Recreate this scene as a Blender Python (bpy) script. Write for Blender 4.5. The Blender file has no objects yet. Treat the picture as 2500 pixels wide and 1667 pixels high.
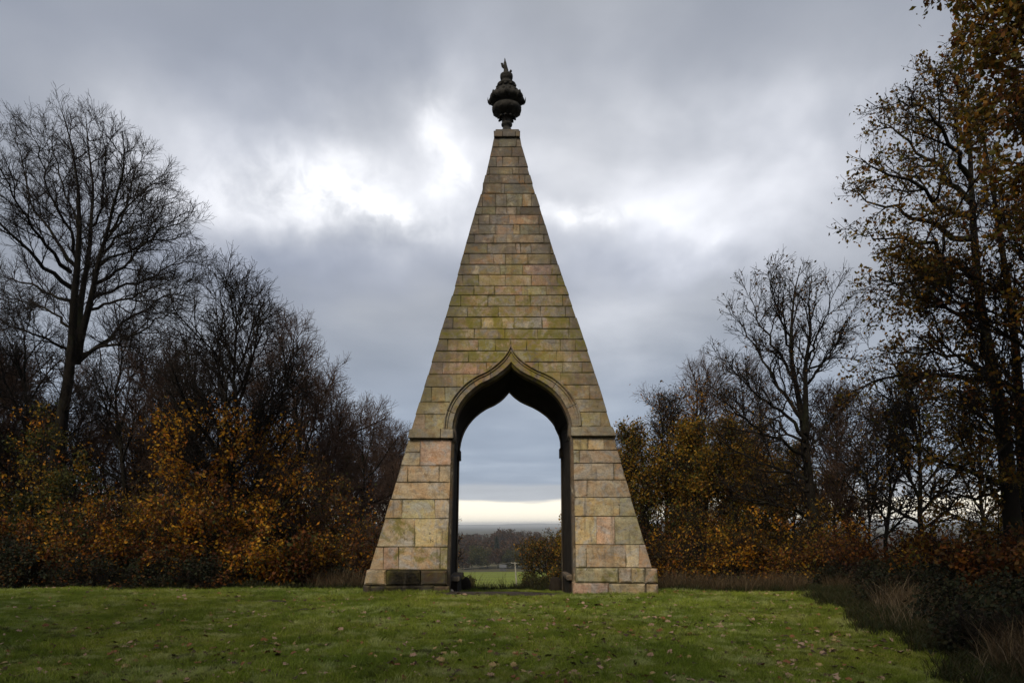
import bpy, math, random
import numpy as np
from mathutils import Matrix, Vector, noise as mnoise

random.seed(5)
rng = np.random.default_rng(5)
scene = bpy.context.scene
col = scene.collection

# ------------------------------------------------------------------ camera
CAM_Z = 1.8
FPX = 1800.0                      # focal length in pixels of the 2500 px wide photograph
PX0, PY0 = 1250.0, 1280.0         # where the level line of sight meets the picture
ROLL = math.radians(0.4)
cam_d = bpy.data.cameras.new('camera')
cam = bpy.data.objects.new('camera', cam_d)
col.objects.link(cam)
cam_d.sensor_width = 36.0
cam_d.lens = 36.0 * FPX / 2500.0
cam_d.shift_y = (PY0 - 833.5) / 2500.0
cam_d.clip_start = 0.1
cam_d.clip_end = 20000.0
cam.matrix_world = Matrix.Translation((0, 0, CAM_Z)) @ Matrix.Rotation(math.radians(90), 4, 'X') @ Matrix.Rotation(-ROLL, 4, 'Z')
scene.camera = cam

# ------------------------------------------------------------------ view
scene.view_settings.view_transform = 'Standard'
scene.view_settings.look = 'None'
scene.view_settings.gamma = 1.0
scene.view_settings.use_curve_mapping = False
scene.view_settings.exposure = 0.85
try:
    scene.cycles.max_bounces = 6
    scene.cycles.volume_bounces = 0
    scene.cycles.diffuse_bounces = 3
    scene.cycles.use_denoising = True
except Exception:
    pass

# ------------------------------------------------------------------ sun
SUN_AZ, SUN_EL = math.radians(203.0), math.radians(44.0)   # clockwise from +Y: behind the camera, a little to its left
sun_d = bpy.data.lights.new('sun', 'SUN')
sun_d.energy = 1.5
sun_d.angle = math.radians(18)
sun_d.color = (1.0, 0.89, 0.70)
sun = bpy.data.objects.new('sun', sun_d)
col.objects.link(sun)
to_sun = Vector((math.sin(SUN_AZ) * math.cos(SUN_EL), math.cos(SUN_AZ) * math.cos(SUN_EL), math.sin(SUN_EL)))
sun.rotation_euler = to_sun.to_track_quat('Z', 'Y').to_euler()
sun.location = to_sun * 60

# ------------------------------------------------------------------ sky
world = bpy.data.worlds.new('World')
scene.world = world
world.use_nodes = True
WT = world.node_tree
WT.nodes.clear()


class NB:
    """small helper that writes node graphs"""
    def __init__(self, tree):
        self.t = tree

    def n(self, typ, **kw):
        nd = self.t.nodes.new(typ)
        for k, v in kw.items():
            setattr(nd, k, v)
        return nd

    def lk(self, a, b):
        self.t.links.new(a, b)

    def put(self, sock, v):
        if v is None:
            return
        if hasattr(v, 'is_output') or isinstance(v, bpy.types.NodeSocket):
            self.lk(v, sock)
        else:
            sock.default_value = v

    def m(self, op, a, b=None, c=None, clamp=False):
        nd = self.n('ShaderNodeMath', operation=op, use_clamp=clamp)
        self.put(nd.inputs[0], a)
        if b is not None:
            self.put(nd.inputs[1], b)
        if c is not None:
            self.put(nd.inputs[2], c)
        return nd.outputs[0]

    def mix(self, f, a, b, blend='MIX'):
        nd = self.n('ShaderNodeMix', data_type='RGBA', blend_type=blend)
        self.put(nd.inputs[0], f)
        self.put(nd.inputs[6], a if not isinstance(a, tuple) else (*a, 1)[:4])
        self.put(nd.inputs[7], b if not isinstance(b, tuple) else (*b, 1)[:4])
        return nd.outputs[2]

    def step(self, v, lo, hi, a=0.0, b=1.0):
        nd = self.n('ShaderNodeMapRange', interpolation_type='SMOOTHSTEP')
        self.put(nd.inputs[0], v)
        nd.inputs[1].default_value = lo
        nd.inputs[2].default_value = hi
        nd.inputs[3].default_value = a
        nd.inputs[4].default_value = b
        return nd.outputs[0]

    def noise(self, vec, scale, detail=4, rough=0.5, dist=0.0, out=0):
        nd = self.n('ShaderNodeTexNoise')
        if vec is not None:
            self.lk(vec, nd.inputs['Vector'])
        nd.inputs['Scale'].default_value = scale
        nd.inputs['Detail'].default_value = detail
        nd.inputs['Roughness'].default_value = rough
        nd.inputs['Distortion'].default_value = dist
        return nd.outputs[out]

    def vec(self, x, y, z):
        nd = self.n('ShaderNodeCombineXYZ')
        self.put(nd.inputs[0], x)
        self.put(nd.inputs[1], y)
        self.put(nd.inputs[2], z)
        return nd.outputs[0]

    def ramp(self, f, stops, mode='LINEAR'):
        nd = self.n('ShaderNodeValToRGB')
        cr = nd.color_ramp
        cr.interpolation = mode
        while len(cr.elements) < len(stops):
            cr.elements.new(0.5)
        for e, (p, c) in zip(cr.elements, stops):
            e.position = p
            e.color = (*c, 1)
        self.lk(f, nd.inputs[0])
        return nd.outputs[0]


def azel(px, py):
    dx, dy = px - PX0, PY0 - py
    return math.atan2(dx, FPX), math.atan2(dy, math.hypot(FPX, dx))


def build_sky():
    b = NB(WT)
    out = b.n('ShaderNodeOutputWorld')
    tc = b.n('ShaderNodeTexCoord').outputs['Generated']
    sp = b.n('ShaderNodeSeparateXYZ')
    b.lk(tc, sp.inputs[0])
    x, y, z = sp.outputs
    az = b.m('ARCTAN2', x, y)
    el = b.m('ARCSINE', z)
    zc = b.m('ADD', b.m('MAXIMUM', z, 0.0), 0.16)
    cp = b.vec(b.m('DIVIDE', x, zc), b.m('DIVIDE', y, zc), 0.0)      # a flat layer of cloud overhead
    # soft warp for the openings between the clouds
    wn = b.n('ShaderNodeTexNoise')
    b.lk(tc, wn.inputs['Vector'])
    wn.inputs['Scale'].default_value = 9.0
    wn.inputs['Detail'].default_value = 5
    ws = b.n('ShaderNodeSeparateXYZ')
    b.lk(wn.outputs['Color'], ws.inputs[0])
    wa = b.m('MULTIPLY_ADD', ws.outputs[0], 0.20, -0.10)
    we = b.m('MULTIPLY_ADD', ws.outputs[1], 0.12, -0.06)
    azw = b.m('ADD', az, wa)
    elw = b.m('ADD', el, we)

    def blob(px, py, sx, sy, amp, rot=0.0):
        a0, e0 = azel(px, py)
        da = b.m('ADD', azw, -a0)
        de = b.m('ADD', elw, -e0)
        if rot:
            c, s = math.cos(rot), math.sin(rot)
            da2 = b.m('ADD', b.m('MULTIPLY', da, c), b.m('MULTIPLY', de, s))
            de2 = b.m('ADD', b.m('MULTIPLY', de, c), b.m('MULTIPLY', da, -s))
            da, de = da2, de2
        ra = b.m('POWER', b.m('ABSOLUTE', b.m('DIVIDE', da, sx / FPX)), 2.0)
        re = b.m('POWER', b.m('ABSOLUTE', b.m('DIVIDE', de, sy / FPX)), 2.0)
        g = b.m('POWER', 2.71828, b.m('MULTIPLY', b.m('ADD', ra, re), -1.0))
        return b.m('MULTIPLY', g, amp)

    n1 = b.noise(cp, 0.9, 5, 0.45, 0.15)
    n2 = b.noise(cp, 2.6, 4, 0.45, 0.3)
    # fine streaky layer low down
    st = b.vec(b.m('MULTIPLY', az, 3.2), b.m('MULTIPLY', el, 34.0), 0.0)
    n3 = b.noise(st, 1.4, 4, 0.5, 0.2)
    low = b.step(el, 0.03, 0.22, 1.0, 0.0)
    base_n = b.m('ADD', b.m('MULTIPLY', n1, 0.68), b.m('MULTIPLY', n2, 0.32))
    base_n = b.m('ADD', b.m('MULTIPLY', base_n, b.m('SUBTRACT', 1.0, b.m('MULTIPLY', low, 0.6))),
                 b.m('MULTIPLY', n3, b.m('MULTIPLY', low, 0.6)))
    cl = b.ramp(base_n, [(0.28, (0.200, 0.220, 0.255)), (0.5, (0.280, 0.298, 0.334)), (0.72, (0.40, 0.412, 0.435))])
    cl = b.mix(b.step(el, 0.32, 0.08, 0.0, 0.8), cl, b.mix(1.0, cl, (0.93, 1.05, 1.20), 'MULTIPLY'))   # bluer towards the horizon
    # broad lighter and darker masses of the cloud deck
    dark = b.m('ADD', b.m('ADD', blob(700, 640, 430, 85, 0.62), blob(1560, 640, 300, 75, 0.50)), blob(1150, 560, 200, 110, 0.2))
    dark = b.m('ADD', dark, b.m('ADD', blob(150, 60, 650, 260, 0.34), blob(2250, 60, 650, 330, 0.30)))
    dark = b.m('ADD', dark, b.m('ADD', blob(620, 300, 170, 120, 0.2), blob(1000, 130, 420, 100, 0.22)))
    cl = b.mix(b.m('MULTIPLY', dark, 0.80, clamp=True), cl, (0.150, 0.185, 0.275))
    glow = blob(800, 440, 420, 170, 0.52)
    for a in ((1560, 500, 360, 120, 0.40), (1830, 470, 320, 170, 0.36), (1480, 300, 280, 190, 0.26), (1500, 790, 280, 100, 0.28),
              (1130, 330, 120, 200, 0.25), (470, 470, 240, 70, 0.28), (1700, 600, 160, 60, 0.28), (2050, 400, 130, 200, 0.16)):
        glow = b.m('ADD', glow, blob(*a))
    glow = b.m('MULTIPLY', glow, b.step(n2, 0.22, 0.75, 0.45, 1.15))
    cl = b.mix(1.0, cl, b.mix(1.0, (0.52, 0.51, 0.52), b.n('ShaderNodeCombineColor').outputs[0], 'MULTIPLY'), 'ADD') if False else cl
    gcol = b.n('ShaderNodeVectorMath', operation='SCALE')
    gcol.inputs[0].default_value = (0.62, 0.61, 0.62)
    b.lk(glow, gcol.inputs['Scale'])
    cl = b.mix(1.0, cl, gcol.outputs[0], 'ADD')
    core = blob(800, 440, 165, 85, 0.46)
    for a in ((700, 470, 170, 60, 0.22), (900, 500, 140, 42, 0.40, -0.25), (1100, 385, 44, 80, 0.42), (975, 530, 75, 36, 0.42), (1400, 525, 150, 28, 0.48),
              (1690, 560, 60, 30, 0.22)):
        core = b.m('ADD', core, blob(*a))
    n4 = b.noise(tc, 26.0, 5, 0.6, 0.5)
    core = b.m('MULTIPLY', core, b.m('MULTIPLY', b.step(n2, 0.2, 0.6, 0.65, 1.1), b.step(n4, 0.30, 0.68, 0.35, 1.2)))
    cc = b.n('ShaderNodeVectorMath', operation='SCALE')
    cc.inputs[0].default_value = (0.60, 0.585, 0.55)
    b.lk(core, cc.inputs['Scale'])
    cl = b.mix(1.0, cl, cc.outputs[0], 'ADD')
    # clear strip above the horizon, with ragged cloud edges
    edge = b.m('MULTIPLY_ADD', n3, 0.030, -0.015)
    strip = b.step(b.m('ADD', el, edge), 0.036, 0.030, 0.0, 1.0)
    strip2 = b.m('MULTIPLY', b.step(b.m('ADD', el, b.m('MULTIPLY', edge, 1.4)), 0.058, 0.05, 0.0, 0.28), 1.0)
    cl = b.mix(strip2, cl, (0.62, 0.58, 0.52))
    cl = b.mix(strip, cl, (0.98, 0.90, 0.74))
    below = b.step(z, -0.004, -0.04, 0.0, 1.0)
    cl = b.mix(below, cl, (0.10, 0.10, 0.10))
    bg = b.n('ShaderNodeBackground')
    b.lk(cl, bg.inputs[0])
    bg.inputs[1].default_value = SKY_GAIN
    sky = b.n('ShaderNodeTexSky', sky_type='NISHITA')
    sky.sun_disc = False
    sky.sun_elevation = SUN_EL
    sky.sun_rotation = SUN_AZ
    bs = b.n('ShaderNodeBackground')
    b.lk(sky.outputs[0], bs.inputs[0])
    bs.inputs[1].default_value = 0.08
    mx = b.n('ShaderNodeMixShader')
    mx.inputs[0].default_value = 0.96       # almost wholly overcast
    b.lk(bs.outputs[0], mx.inputs[1])
    b.lk(bg.outputs[0], mx.inputs[2])
    b.lk(mx.outputs[0], out.inputs[0])


SKY_GAIN = 0.74
build_sky()

# ------------------------------------------------------------------ helpers
CR, SR = math.cos(ROLL), math.sin(ROLL)


def ray(px, py):
    """direction (x per metre of depth, z per metre of depth) of a picture point"""
    ix, iy = px - PX0, PY0 - py
    return ((ix * CR + iy * SR) / FPX, (-ix * SR + iy * CR) / FPX)


def at(px, py, d):
    rx, rz = ray(px, py)
    return np.array((rx * d, d, CAM_Z + rz * d))


def tag(o, label=None, cat=None, group=None, kind=None):
    if label: o['label'] = label
    if cat: o['category'] = cat
    if group: o['group'] = group
    if kind: o['kind'] = kind
    return o


def empty(name, loc, label=None, cat=None, group=None, rz=0.0):
    o = bpy.data.objects.new(name, None)
    o.empty_display_size = 0.3
    col.objects.link(o)
    o.location = loc
    o.rotation_euler = (0, 0, rz)
    return tag(o, label, cat, group)


def link(name, me, mats=None, parent=None, loc=None):
    o = bpy.data.objects.new(name, me)
    col.objects.link(o)
    if mats is not None and len(me.materials) == 0:
        for m in (mats if isinstance(mats, (list, tuple)) else [mats]):
            me.materials.append(m)
    if parent: o.parent = parent
    if loc is not None: o.location = loc
    return o


def mesh_np(name, verts, faces_list, smooth=False, mat_idx=None):
    """verts (n,3); faces_list: list of int arrays (k,3) or (k,4)"""
    me = bpy.data.meshes.new(name)
    verts = np.asarray(verts, dtype=np.float32)
    me.vertices.add(len(verts))
    me.vertices.foreach_set('co', verts.ravel())
    loops = np.concatenate([f.ravel() for f in faces_list]).astype(np.int32)
    sizes = np.concatenate([np.full(len(f), f.shape[1], dtype=np.int32) for f in faces_list])
    starts = np.concatenate(([0], np.cumsum(sizes)[:-1])).astype(np.int32)
    me.loops.add(len(loops))
    me.loops.foreach_set('vertex_index', loops)
    me.polygons.add(len(sizes))
    me.polygons.foreach_set('loop_start', starts)
    me.polygons.foreach_set('loop_total', sizes)
    if smooth:
        me.polygons.foreach_set('use_smooth', np.ones(len(sizes), dtype=bool))
    if mat_idx is not None:
        me.polygons.foreach_set('material_index', np.asarray(mat_idx, dtype=np.int32))
    me.update(calc_edges=True)
    me.validate()
    return me


def mesh_py(name, verts, faces, smooth=False, mats=None):
    me = bpy.data.meshes.new(name)
    me.from_pydata([tuple(v) for v in verts], [], faces)
    if smooth:
        for p in me.polygons: p.use_smooth = True
    if mats is not None:
        for p, i in zip(me.polygons, mats): p.material_index = i
    me.update()
    return me


# ------------------------------------------------------------------ materials
def new_mat(name):
    m = bpy.data.materials.new(name)
    m.use_nodes = True
    m.node_tree.nodes.clear()
    return m, NB(m.node_tree)


def finish(b, color, rough=0.9, bump=None, bump_d=0.02, bump_s=1.0, spec=0.2, transl=0.0, tcol=None):
    out = b.n('ShaderNodeOutputMaterial')
    p = b.n('ShaderNodeBsdfPrincipled')
    b.put(p.inputs['Base Color'], color if not isinstance(color, tuple) else (*color, 1)[:4])
    b.put(p.inputs['Roughness'], rough)
    p.inputs['Specular IOR Level'].default_value = spec
    if bump is not None:
        bp = b.n('ShaderNodeBump')
        bp.inputs['Strength'].default_value = bump_s
        bp.inputs['Distance'].default_value = bump_d
        b.lk(bump, bp.inputs['Height'])
        b.lk(bp.outputs[0], p.inputs['Normal'])
    s = p.outputs[0]
    if transl > 0:
        t = b.n('ShaderNodeBsdfTranslucent')
        b.put(t.inputs[0], tcol if tcol is not None else color)
        mx = b.n('ShaderNodeMixShader')
        mx.inputs[0].default_value = transl
        b.lk(s, mx.inputs[1])
        b.lk(t.outputs[0], mx.inputs[2])
        s = mx.outputs[0]
    b.lk(s, out.inputs[0])


def stone_mat(name, mossy=False, dark=1.0):
    m, b = new_mat(name)
    oi = b.n('ShaderNodeObjectInfo')
    tc = b.n('ShaderNodeTexCoord').outputs['Object']
    off = b.n('ShaderNodeVectorMath', operation='SCALE')
    b.lk(oi.outputs['Random'], off.inputs['Scale'])
    off.inputs[0].default_value = (37.0, 19.0, 53.0)
    ad = b.n('ShaderNodeVectorMath', operation='ADD')
    b.lk(tc, ad.inputs[0]); b.lk(off.outputs[0], ad.inputs[1])
    own = ad.outputs[0]
    sp = b.n('ShaderNodeSeparateXYZ'); b.lk(own, sp.inputs[0])
    bed = b.vec(sp.outputs[0], sp.outputs[1], b.m('MULTIPLY', sp.outputs[2], 3.4))   # sandstone bedding
    c = oi.outputs['Color']
    bwn = b.n('ShaderNodeRGBToBW'); b.lk(c, bwn.inputs[0])
    pale_ok = b.step(bwn.outputs[0], 0.05, 0.13, 0.05, 1.0)          # blackened stones stay black
    n_bed = b.noise(bed, 1.7, 6, 0.62, 0.9)
    c = b.mix(b.step(n_bed, 0.36, 0.68, 0.0, 0.6), c, b.mix(1.0, c, (0.62, 0.55, 0.48), 'MULTIPLY'))
    vA = b.noise(own, 1.25, 6, 0.66, 1.6)
    c = b.mix(b.step(vA, 0.46, 0.60, 0.0, 0.80), c, b.mix(1.0, c, (1.06, 0.90, 0.74), 'MULTIPLY'))       # warm iron-rich beds
    off2 = b.n('ShaderNodeVectorMath', operation='ADD'); b.lk(own, off2.inputs[0]); off2.inputs[1].default_value = (11.3, 4.1, 7.7)
    vB = b.noise(off2.outputs[0], 1.6, 6, 0.68, 1.3)
    gry = b.n('ShaderNodeHueSaturation'); gry.inputs['Saturation'].default_value = 0.28; gry.inputs['Value'].default_value = 0.80; b.lk(c, gry.inputs['Color'])
    c = b.mix(b.step(vB, 0.47, 0.60, 0.0, 0.85), c, gry.outputs[0])                                      # grey weathered skin
    n_big = b.noise(own, 1.9, 5, 0.65, 0.8)
    c = b.mix(b.m('MULTIPLY', pale_ok, b.step(n_big, 0.57, 0.70, 0.0, 0.5)), c, (0.30, 0.175, 0.075))          # iron stain
    n_pale = b.noise(own, 2.6, 5, 0.62, 0.5)
    c = b.mix(b.m('MULTIPLY', pale_ok, b.step(n_pale, 0.56, 0.67, 0.0, 0.6)), c, (0.50, 0.42, 0.30))
    fine = b.noise(tc, 24.0, 5, 0.7)
    c = b.mix(b.step(fine, 0.28, 0.62, 0.42, 0.0), c, (0.07, 0.055, 0.04))
    grime = b.noise(tc, 1.15, 5, 0.62, 0.3)
    c = b.mix(b.step(grime, 0.50, 0.70, 0.0, 0.6), c, (0.095, 0.085, 0.078))
    grime2 = b.noise(own, 3.4, 6, 0.68, 0.6)
    c = b.mix(b.step(grime2, 0.50, 0.66, 0.0, 0.55), c, b.mix(1.0, c, (0.40, 0.36, 0.33), 'MULTIPLY'))
    sv = b.n('ShaderNodeSeparateXYZ'); b.lk(tc, sv.inputs[0])
    # soot gathers along the exposed sloping arrises of the upper shaft
    rim = b.m('SUBTRACT', b.m('MULTIPLY_ADD', sv.outputs[2], -0.288, 3.82), b.m('ABSOLUTE', sv.outputs[0]))
    rim = b.m('ADD', rim, b.m('MULTIPLY_ADD', b.noise(tc, 1.6, 5, 0.68), 2.2, -1.1))
    rimm = b.m('MULTIPLY', b.step(rim, 0.75, -0.10, 0.0, 0.72), b.step(sv.outputs[2], 3.0, 6.0, 0.25, 1.0))
    c = b.mix(rimm, c, (0.085, 0.074, 0.066))
    runs = b.noise(b.vec(b.m('MULTIPLY', sv.outputs[0], 5.0), sv.outputs[1], b.m('MULTIPLY', sv.outputs[2], 0.55)), 1.0, 5, 0.62, 0.3)
    c = b.mix(b.step(runs, 0.54, 0.70, 0.0, 0.5), c, (0.075, 0.066, 0.055))             # rain streaks
    ea = b.n('ShaderNodeAttribute', attribute_name='near_joint')
    en = b.m('ADD', b.m('MULTIPLY', ea.outputs['Fac'], 0.30), b.m('MULTIPLY_ADD', b.noise(tc, 2.6, 6, 0.72), 1.5, -0.60))
    c = b.mix(b.step(en, 0.36, 0.66, 0.0, 0.68), c, b.mix(b.m('MULTIPLY', oi.outputs['Alpha'], 1.6, clamp=True), (0.075, 0.058, 0.042), (0.070, 0.064, 0.016)))
    spots = b.noise(own, 9.0, 3, 0.6)
    c = b.mix(b.step(spots, 0.68, 0.74, 0.0, 0.75), c, (0.05, 0.04, 0.03))
    mo = b.m('MULTIPLY', oi.outputs['Alpha'], 1.0)
    nm = b.noise(tc, 2.8, 6, 0.70, 0.6)
    big = b.noise(tc, 0.55, 4, 0.6, 0.8)
    zz = b.n('ShaderNodeSeparateXYZ'); b.lk(tc, zz.inputs[0])
    wet = b.m('MULTIPLY', b.step(zz.outputs[2], 3.6, 5.6, 0.0, 1.0), b.step(zz.outputs[2], 9.6, 7.0, 0.0, 1.0))        # the damp band over the arch
    wet = b.m('MULTIPLY', wet, b.step(b.m('ABSOLUTE', zz.outputs[0]), 0.5, 1.9, 1.0, 0.25))
    lich = b.m('MULTIPLY', b.step(b.m('ADD', b.m('MULTIPLY', big, 0.5), b.m('MULTIPLY', b.noise(tc, 2.9, 7, 0.74, 0.8), 1.1)), 0.76, 0.92, 0.0, 0.9), b.m('ADD', b.m('MULTIPLY', wet, 0.85), 0.12))
    c = b.mix(lich, c, (0.20, 0.165, 0.032))                                            # yellow-green algae running across the joints
    rustn = b.step(b.noise(tc, 1.5, 6, 0.7, 1.0), 0.56, 0.68, 0.0, 0.55)
    c = b.mix(b.m('MULTIPLY', rustn, pale_ok), c, (0.24, 0.125, 0.045))
    mask = b.step(b.m('ADD', nm, b.m('MULTIPLY_ADD', mo, 0.50, -0.30)), 0.42, 0.62, 0.0, 0.8)
    c = b.mix(mask, c, (0.135, 0.125, 0.020))
    if mossy:
        c = b.mix(b.step(b.m('ADD', b.noise(tc, 2.2, 5, 0.65), b.m('MULTIPLY_ADD', mo, 0.5, -0.2)), 0.44, 0.64, 0.05, 0.7), c, (0.075, 0.070, 0.020))
    if dark != 1.0:
        c = b.mix(1.0, c, (dark, dark, dark), 'MULTIPLY')
    bh = b.m('ADD', b.m('MULTIPLY', fine, 0.35), b.m('ADD', b.m('MULTIPLY', n_bed, 0.8), b.m('MULTIPLY', b.noise(tc, 7.0, 5, 0.6), 0.7)))
    finish(b, c, 0.93, bh, 0.022, 0.9, spec=0.15)
    return m


def plain_mat(name, c1, c2, scale=6.0, rough=0.9, bump_d=0.01, spec=0.15, detail=5):
    m, b = new_mat(name)
    tc = b.n('ShaderNodeTexCoord').outputs['Object']
    n = b.noise(tc, scale, detail, 0.62, 0.3)
    c = b.ramp(n, [(0.3, c1), (0.7, c2)])
    finish(b, c, rough, n, bump_d, 0.8, spec=spec)
    return m


def leaf_mat(name, colors, transl=0.45, rough=0.65):
    m, b = new_mat(name)
    g = b.n('ShaderNodeNewGeometry')
    k = len(colors)
    c = b.ramp(g.outputs['Random Per Island'], [(i / k, cc) for i, cc in enumerate(colors)], 'CONSTANT')
    v = b.noise(b.n('ShaderNodeTexCoord').outputs['Object'], 0.9, 3)
    c = b.mix(b.step(v, 0.35, 0.65, 0.45, 0.0), c, b.mix(1.0, c, (0.45, 0.40, 0.38), 'MULTIPLY'))   # older, browner sprays
    finish(b, c, rough, spec=0.25, transl=transl)
    return m


def bark_mat(name, c1, c2):
    m, b = new_mat(name)
    tc = b.n('ShaderNodeTexCoord').outputs['Object']
    sp = b.n('ShaderNodeSeparateXYZ'); b.lk(tc, sp.inputs[0])
    v = b.vec(sp.outputs[0], sp.outputs[1], b.m('MULTIPLY', sp.outputs[2], 0.35))
    n = b.noise(v, 9.0, 5, 0.65, 0.3)
    n2 = b.noise(tc, 1.2, 4, 0.6)
    c = b.ramp(n, [(0.3, c1), (0.72, c2)])
    c = b.mix(b.step(n2, 0.5, 0.7, 0.0, 0.45), c, (0.035, 0.042, 0.018))
    finish(b, c, 0.95, n, 0.02, 0.8, spec=0.1)
    return m


M_STONE = stone_mat('weathered_sandstone')
M_STONE_EDGE = stone_mat('sandstone_mossy_arris', mossy=True)
M_JOINT = plain_mat('joint_mortar', (0.085, 0.070, 0.042), (0.17, 0.14, 0.085), 5.0)
M_DARKSTONE = plain_mat('dark_stone_passage_shade', (0.012, 0.009, 0.007), (0.034, 0.026, 0.019), 2.5, bump_d=0.03)  # near-black stands in for the unlit passage; the guard stones share it
M_URN = plain_mat('blackened_urn_stone', (0.012, 0.0115, 0.0105), (0.050, 0.046, 0.041), 9.0, bump_d=0.02)
M_SOIL = plain_mat('trodden_soil', (0.022, 0.016, 0.012), (0.060, 0.046, 0.036), 4.0, bump_d=0.05)
M_BARK = bark_mat('grey_brown_bark', (0.008, 0.007, 0.006), (0.022, 0.018, 0.014))
M_TWIG = plain_mat('dark_twigs', (0.010, 0.008, 0.007), (0.022, 0.017, 0.014), 3.0)
M_TWIGP = plain_mat('purple_brown_twigs', (0.046, 0.028, 0.021), (0.090, 0.056, 0.040), 3.0)
L_ORANGE = leaf_mat('orange_beech_leaves', [(0.52, 0.205, 0.010), (0.60, 0.30, 0.020), (0.32, 0.105, 0.010), (0.13, 0.05, 0.015), (0.48, 0.26, 0.02), (0.18, 0.12, 0.02)])
L_YELLOW = leaf_mat('yellow_olive_leaves', [(0.38, 0.22, 0.02), (0.20, 0.145, 0.018), (0.13, 0.12, 0.018), (0.44, 0.24, 0.02), (0.19, 0.095, 0.015), (0.32, 0.145, 0.012)])
L_GREEN = leaf_mat('dull_green_leaves', [(0.060, 0.068, 0.016), (0.085, 0.085, 0.020), (0.042, 0.055, 0.014), (0.12, 0.095, 0.020), (0.055, 0.060, 0.018)])
L_BROWN = leaf_mat('brown_oak_leaves', [(0.105, 0.055, 0.014), (0.075, 0.045, 0.014), (0.055, 0.050, 0.014), (0.15, 0.07, 0.015), (0.065, 0.036, 0.012)])
L_OAKG = leaf_mat('green_brown_oak_leaves', [(0.155, 0.115, 0.014), (0.20, 0.12, 0.014), (0.095, 0.088, 0.013), (0.26, 0.125, 0.013), (0.14, 0.07, 0.012)])
L_RUST = leaf_mat('rust_red_leaves', [(0.17, 0.052, 0.012), (0.11, 0.034, 0.012), (0.22, 0.085, 0.012), (0.085, 0.034, 0.012), (0.14, 0.075, 0.014)])
L_DARK = leaf_mat('dark_bramble_leaves', [(0.012, 0.018, 0.006), (0.018, 0.023, 0.007), (0.009, 0.013, 0.006), (0.026, 0.026, 0.009), (0.032, 0.020, 0.008)], transl=0.15, rough=0.8)
L_DRY = leaf_mat('dry_grass_blades', [(0.14, 0.098, 0.050), (0.09, 0.062, 0.034), (0.20, 0.145, 0.078), (0.055, 0.042, 0.022), (0.11, 0.070, 0.036)], transl=0.2)
L_WOOD = leaf_mat('far_autumn_crown', [(0.090, 0.044, 0.016), (0.064, 0.034, 0.014), (0.040, 0.032, 0.012), (0.080, 0.034, 0.014), (0.050, 0.030, 0.014)], transl=0.1)
L_CONIFER = leaf_mat('dark_conifer_sprays', [(0.018, 0.026, 0.014), (0.024, 0.032, 0.016)], transl=0.05)


# ------------------------------------------------------------------ ground
def ground_z(x, y):
    x = np.asarray(x, dtype=float); y = np.asarray(y, dtype=float)
    z = np.interp(y, [-80, 0, 19, 20.5, 24, 26, 30, 60, 210, 400, 420, 900, 2500, 6500, 9300, 9800, 12500],
                  [0, 0, 0, -0.08, -0.38, -0.5, -1.0, -3.7, -15.9, -23.8, -24, -25, -32, -34, -6, 4.5, 2])
    near = np.clip((30 - y) / 8, 0, 1)
    z = z - 0.013 * np.clip(x, -12, 12) * near
    z = z + near * (0.035 * np.sin(x * 0.9 + y * 0.5) * np.sin(y * 0.7 - x * 0.3) + 0.02 * np.sin(x * 2.1 + 1.3) * np.sin(y * 1.7))
    far = np.clip((y - 8000) / 1400, 0, 1)
    z = z + far * (8.0 * np.sin(x / 620.0 + 1.1) + 3.6 * np.sin(x / 190.0) + 2.2 * np.sin(x / 61.0 + 2))
    return z


XS = np.concatenate((-np.geomspace(10000, 34, 30), np.arange(-32, 32.1, 0.5), np.geomspace(34, 10000, 30)))
YS = np.concatenate((np.arange(-30, 0, 3.0), np.arange(0, 34.1, 0.5), np.geomspace(36, 380, 24), np.array([400, 420, 500, 650, 900, 1400, 2500, 4000, 6500, 7500, 8200, 8700, 9000, 9200, 9400, 9600, 9800, 10000, 12500])))


def grid_mesh(name, xs, ys, dz=0.0, keep=None):
    X, Y = np.meshgrid(xs, ys)
    Z = ground_z(X, Y) + dz
    V = np.stack((X, Y, Z), -1).reshape(-1, 3)
    nx, ny = len(xs), len(ys)
    i, j = np.meshgrid(np.arange(nx - 1), np.arange(ny - 1))
    a = (j * nx + i)
    F = np.stack((a, a + 1, a + nx + 1, a + nx), -1)
    if keep is not None:
        cx = (X[:-1, :-1] + X[1:, 1:]) / 2; cy = (Y[:-1, :-1] + Y[1:, 1:]) / 2
        F = F[keep(cx, cy)]
    return mesh_np(name, V, [F.reshape(-1, 4)], smooth=True)


def far_hill_mat():
    m, b = new_mat('terrain_woodland_floor')
    tc = b.n('ShaderNodeTexCoord').outputs['Object']
    n = b.noise(tc, 1.3, 6, 0.65)
    c = b.ramp(n, [(0.3, (0.020, 0.016, 0.010)), (0.55, (0.055, 0.034, 0.016)), (0.75, (0.085, 0.050, 0.022))])
    n2 = b.noise(tc, 0.004, 5, 0.6)
    cf = b.ramp(n2, [(0.35, (0.050, 0.055, 0.030)), (0.65, (0.085, 0.075, 0.045))])
    n6 = b.noise(tc, 0.0016, 6, 0.7)
    ch = b.ramp(n6, [(0.38, (0.23, 0.24, 0.23)), (0.62, (0.36, 0.355, 0.32))])       # far hills painted pale, standing in for thicker haze
    sp = b.n('ShaderNodeSeparateXYZ'); b.lk(tc, sp.inputs[0])
    c = b.mix(b.step(sp.outputs[1], 60, 420, 0.0, 1.0), c, cf)
    c = b.mix(b.step(sp.outputs[1], 6000, 8500, 0.0, 1.0), c, ch)
    finish(b, c, 1.0, n, 0.06, 0.8, spec=0.05)
    return m


tag(link('terrain', grid_mesh('terrain', XS, YS), far_hill_mat()), kind='structure')


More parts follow.
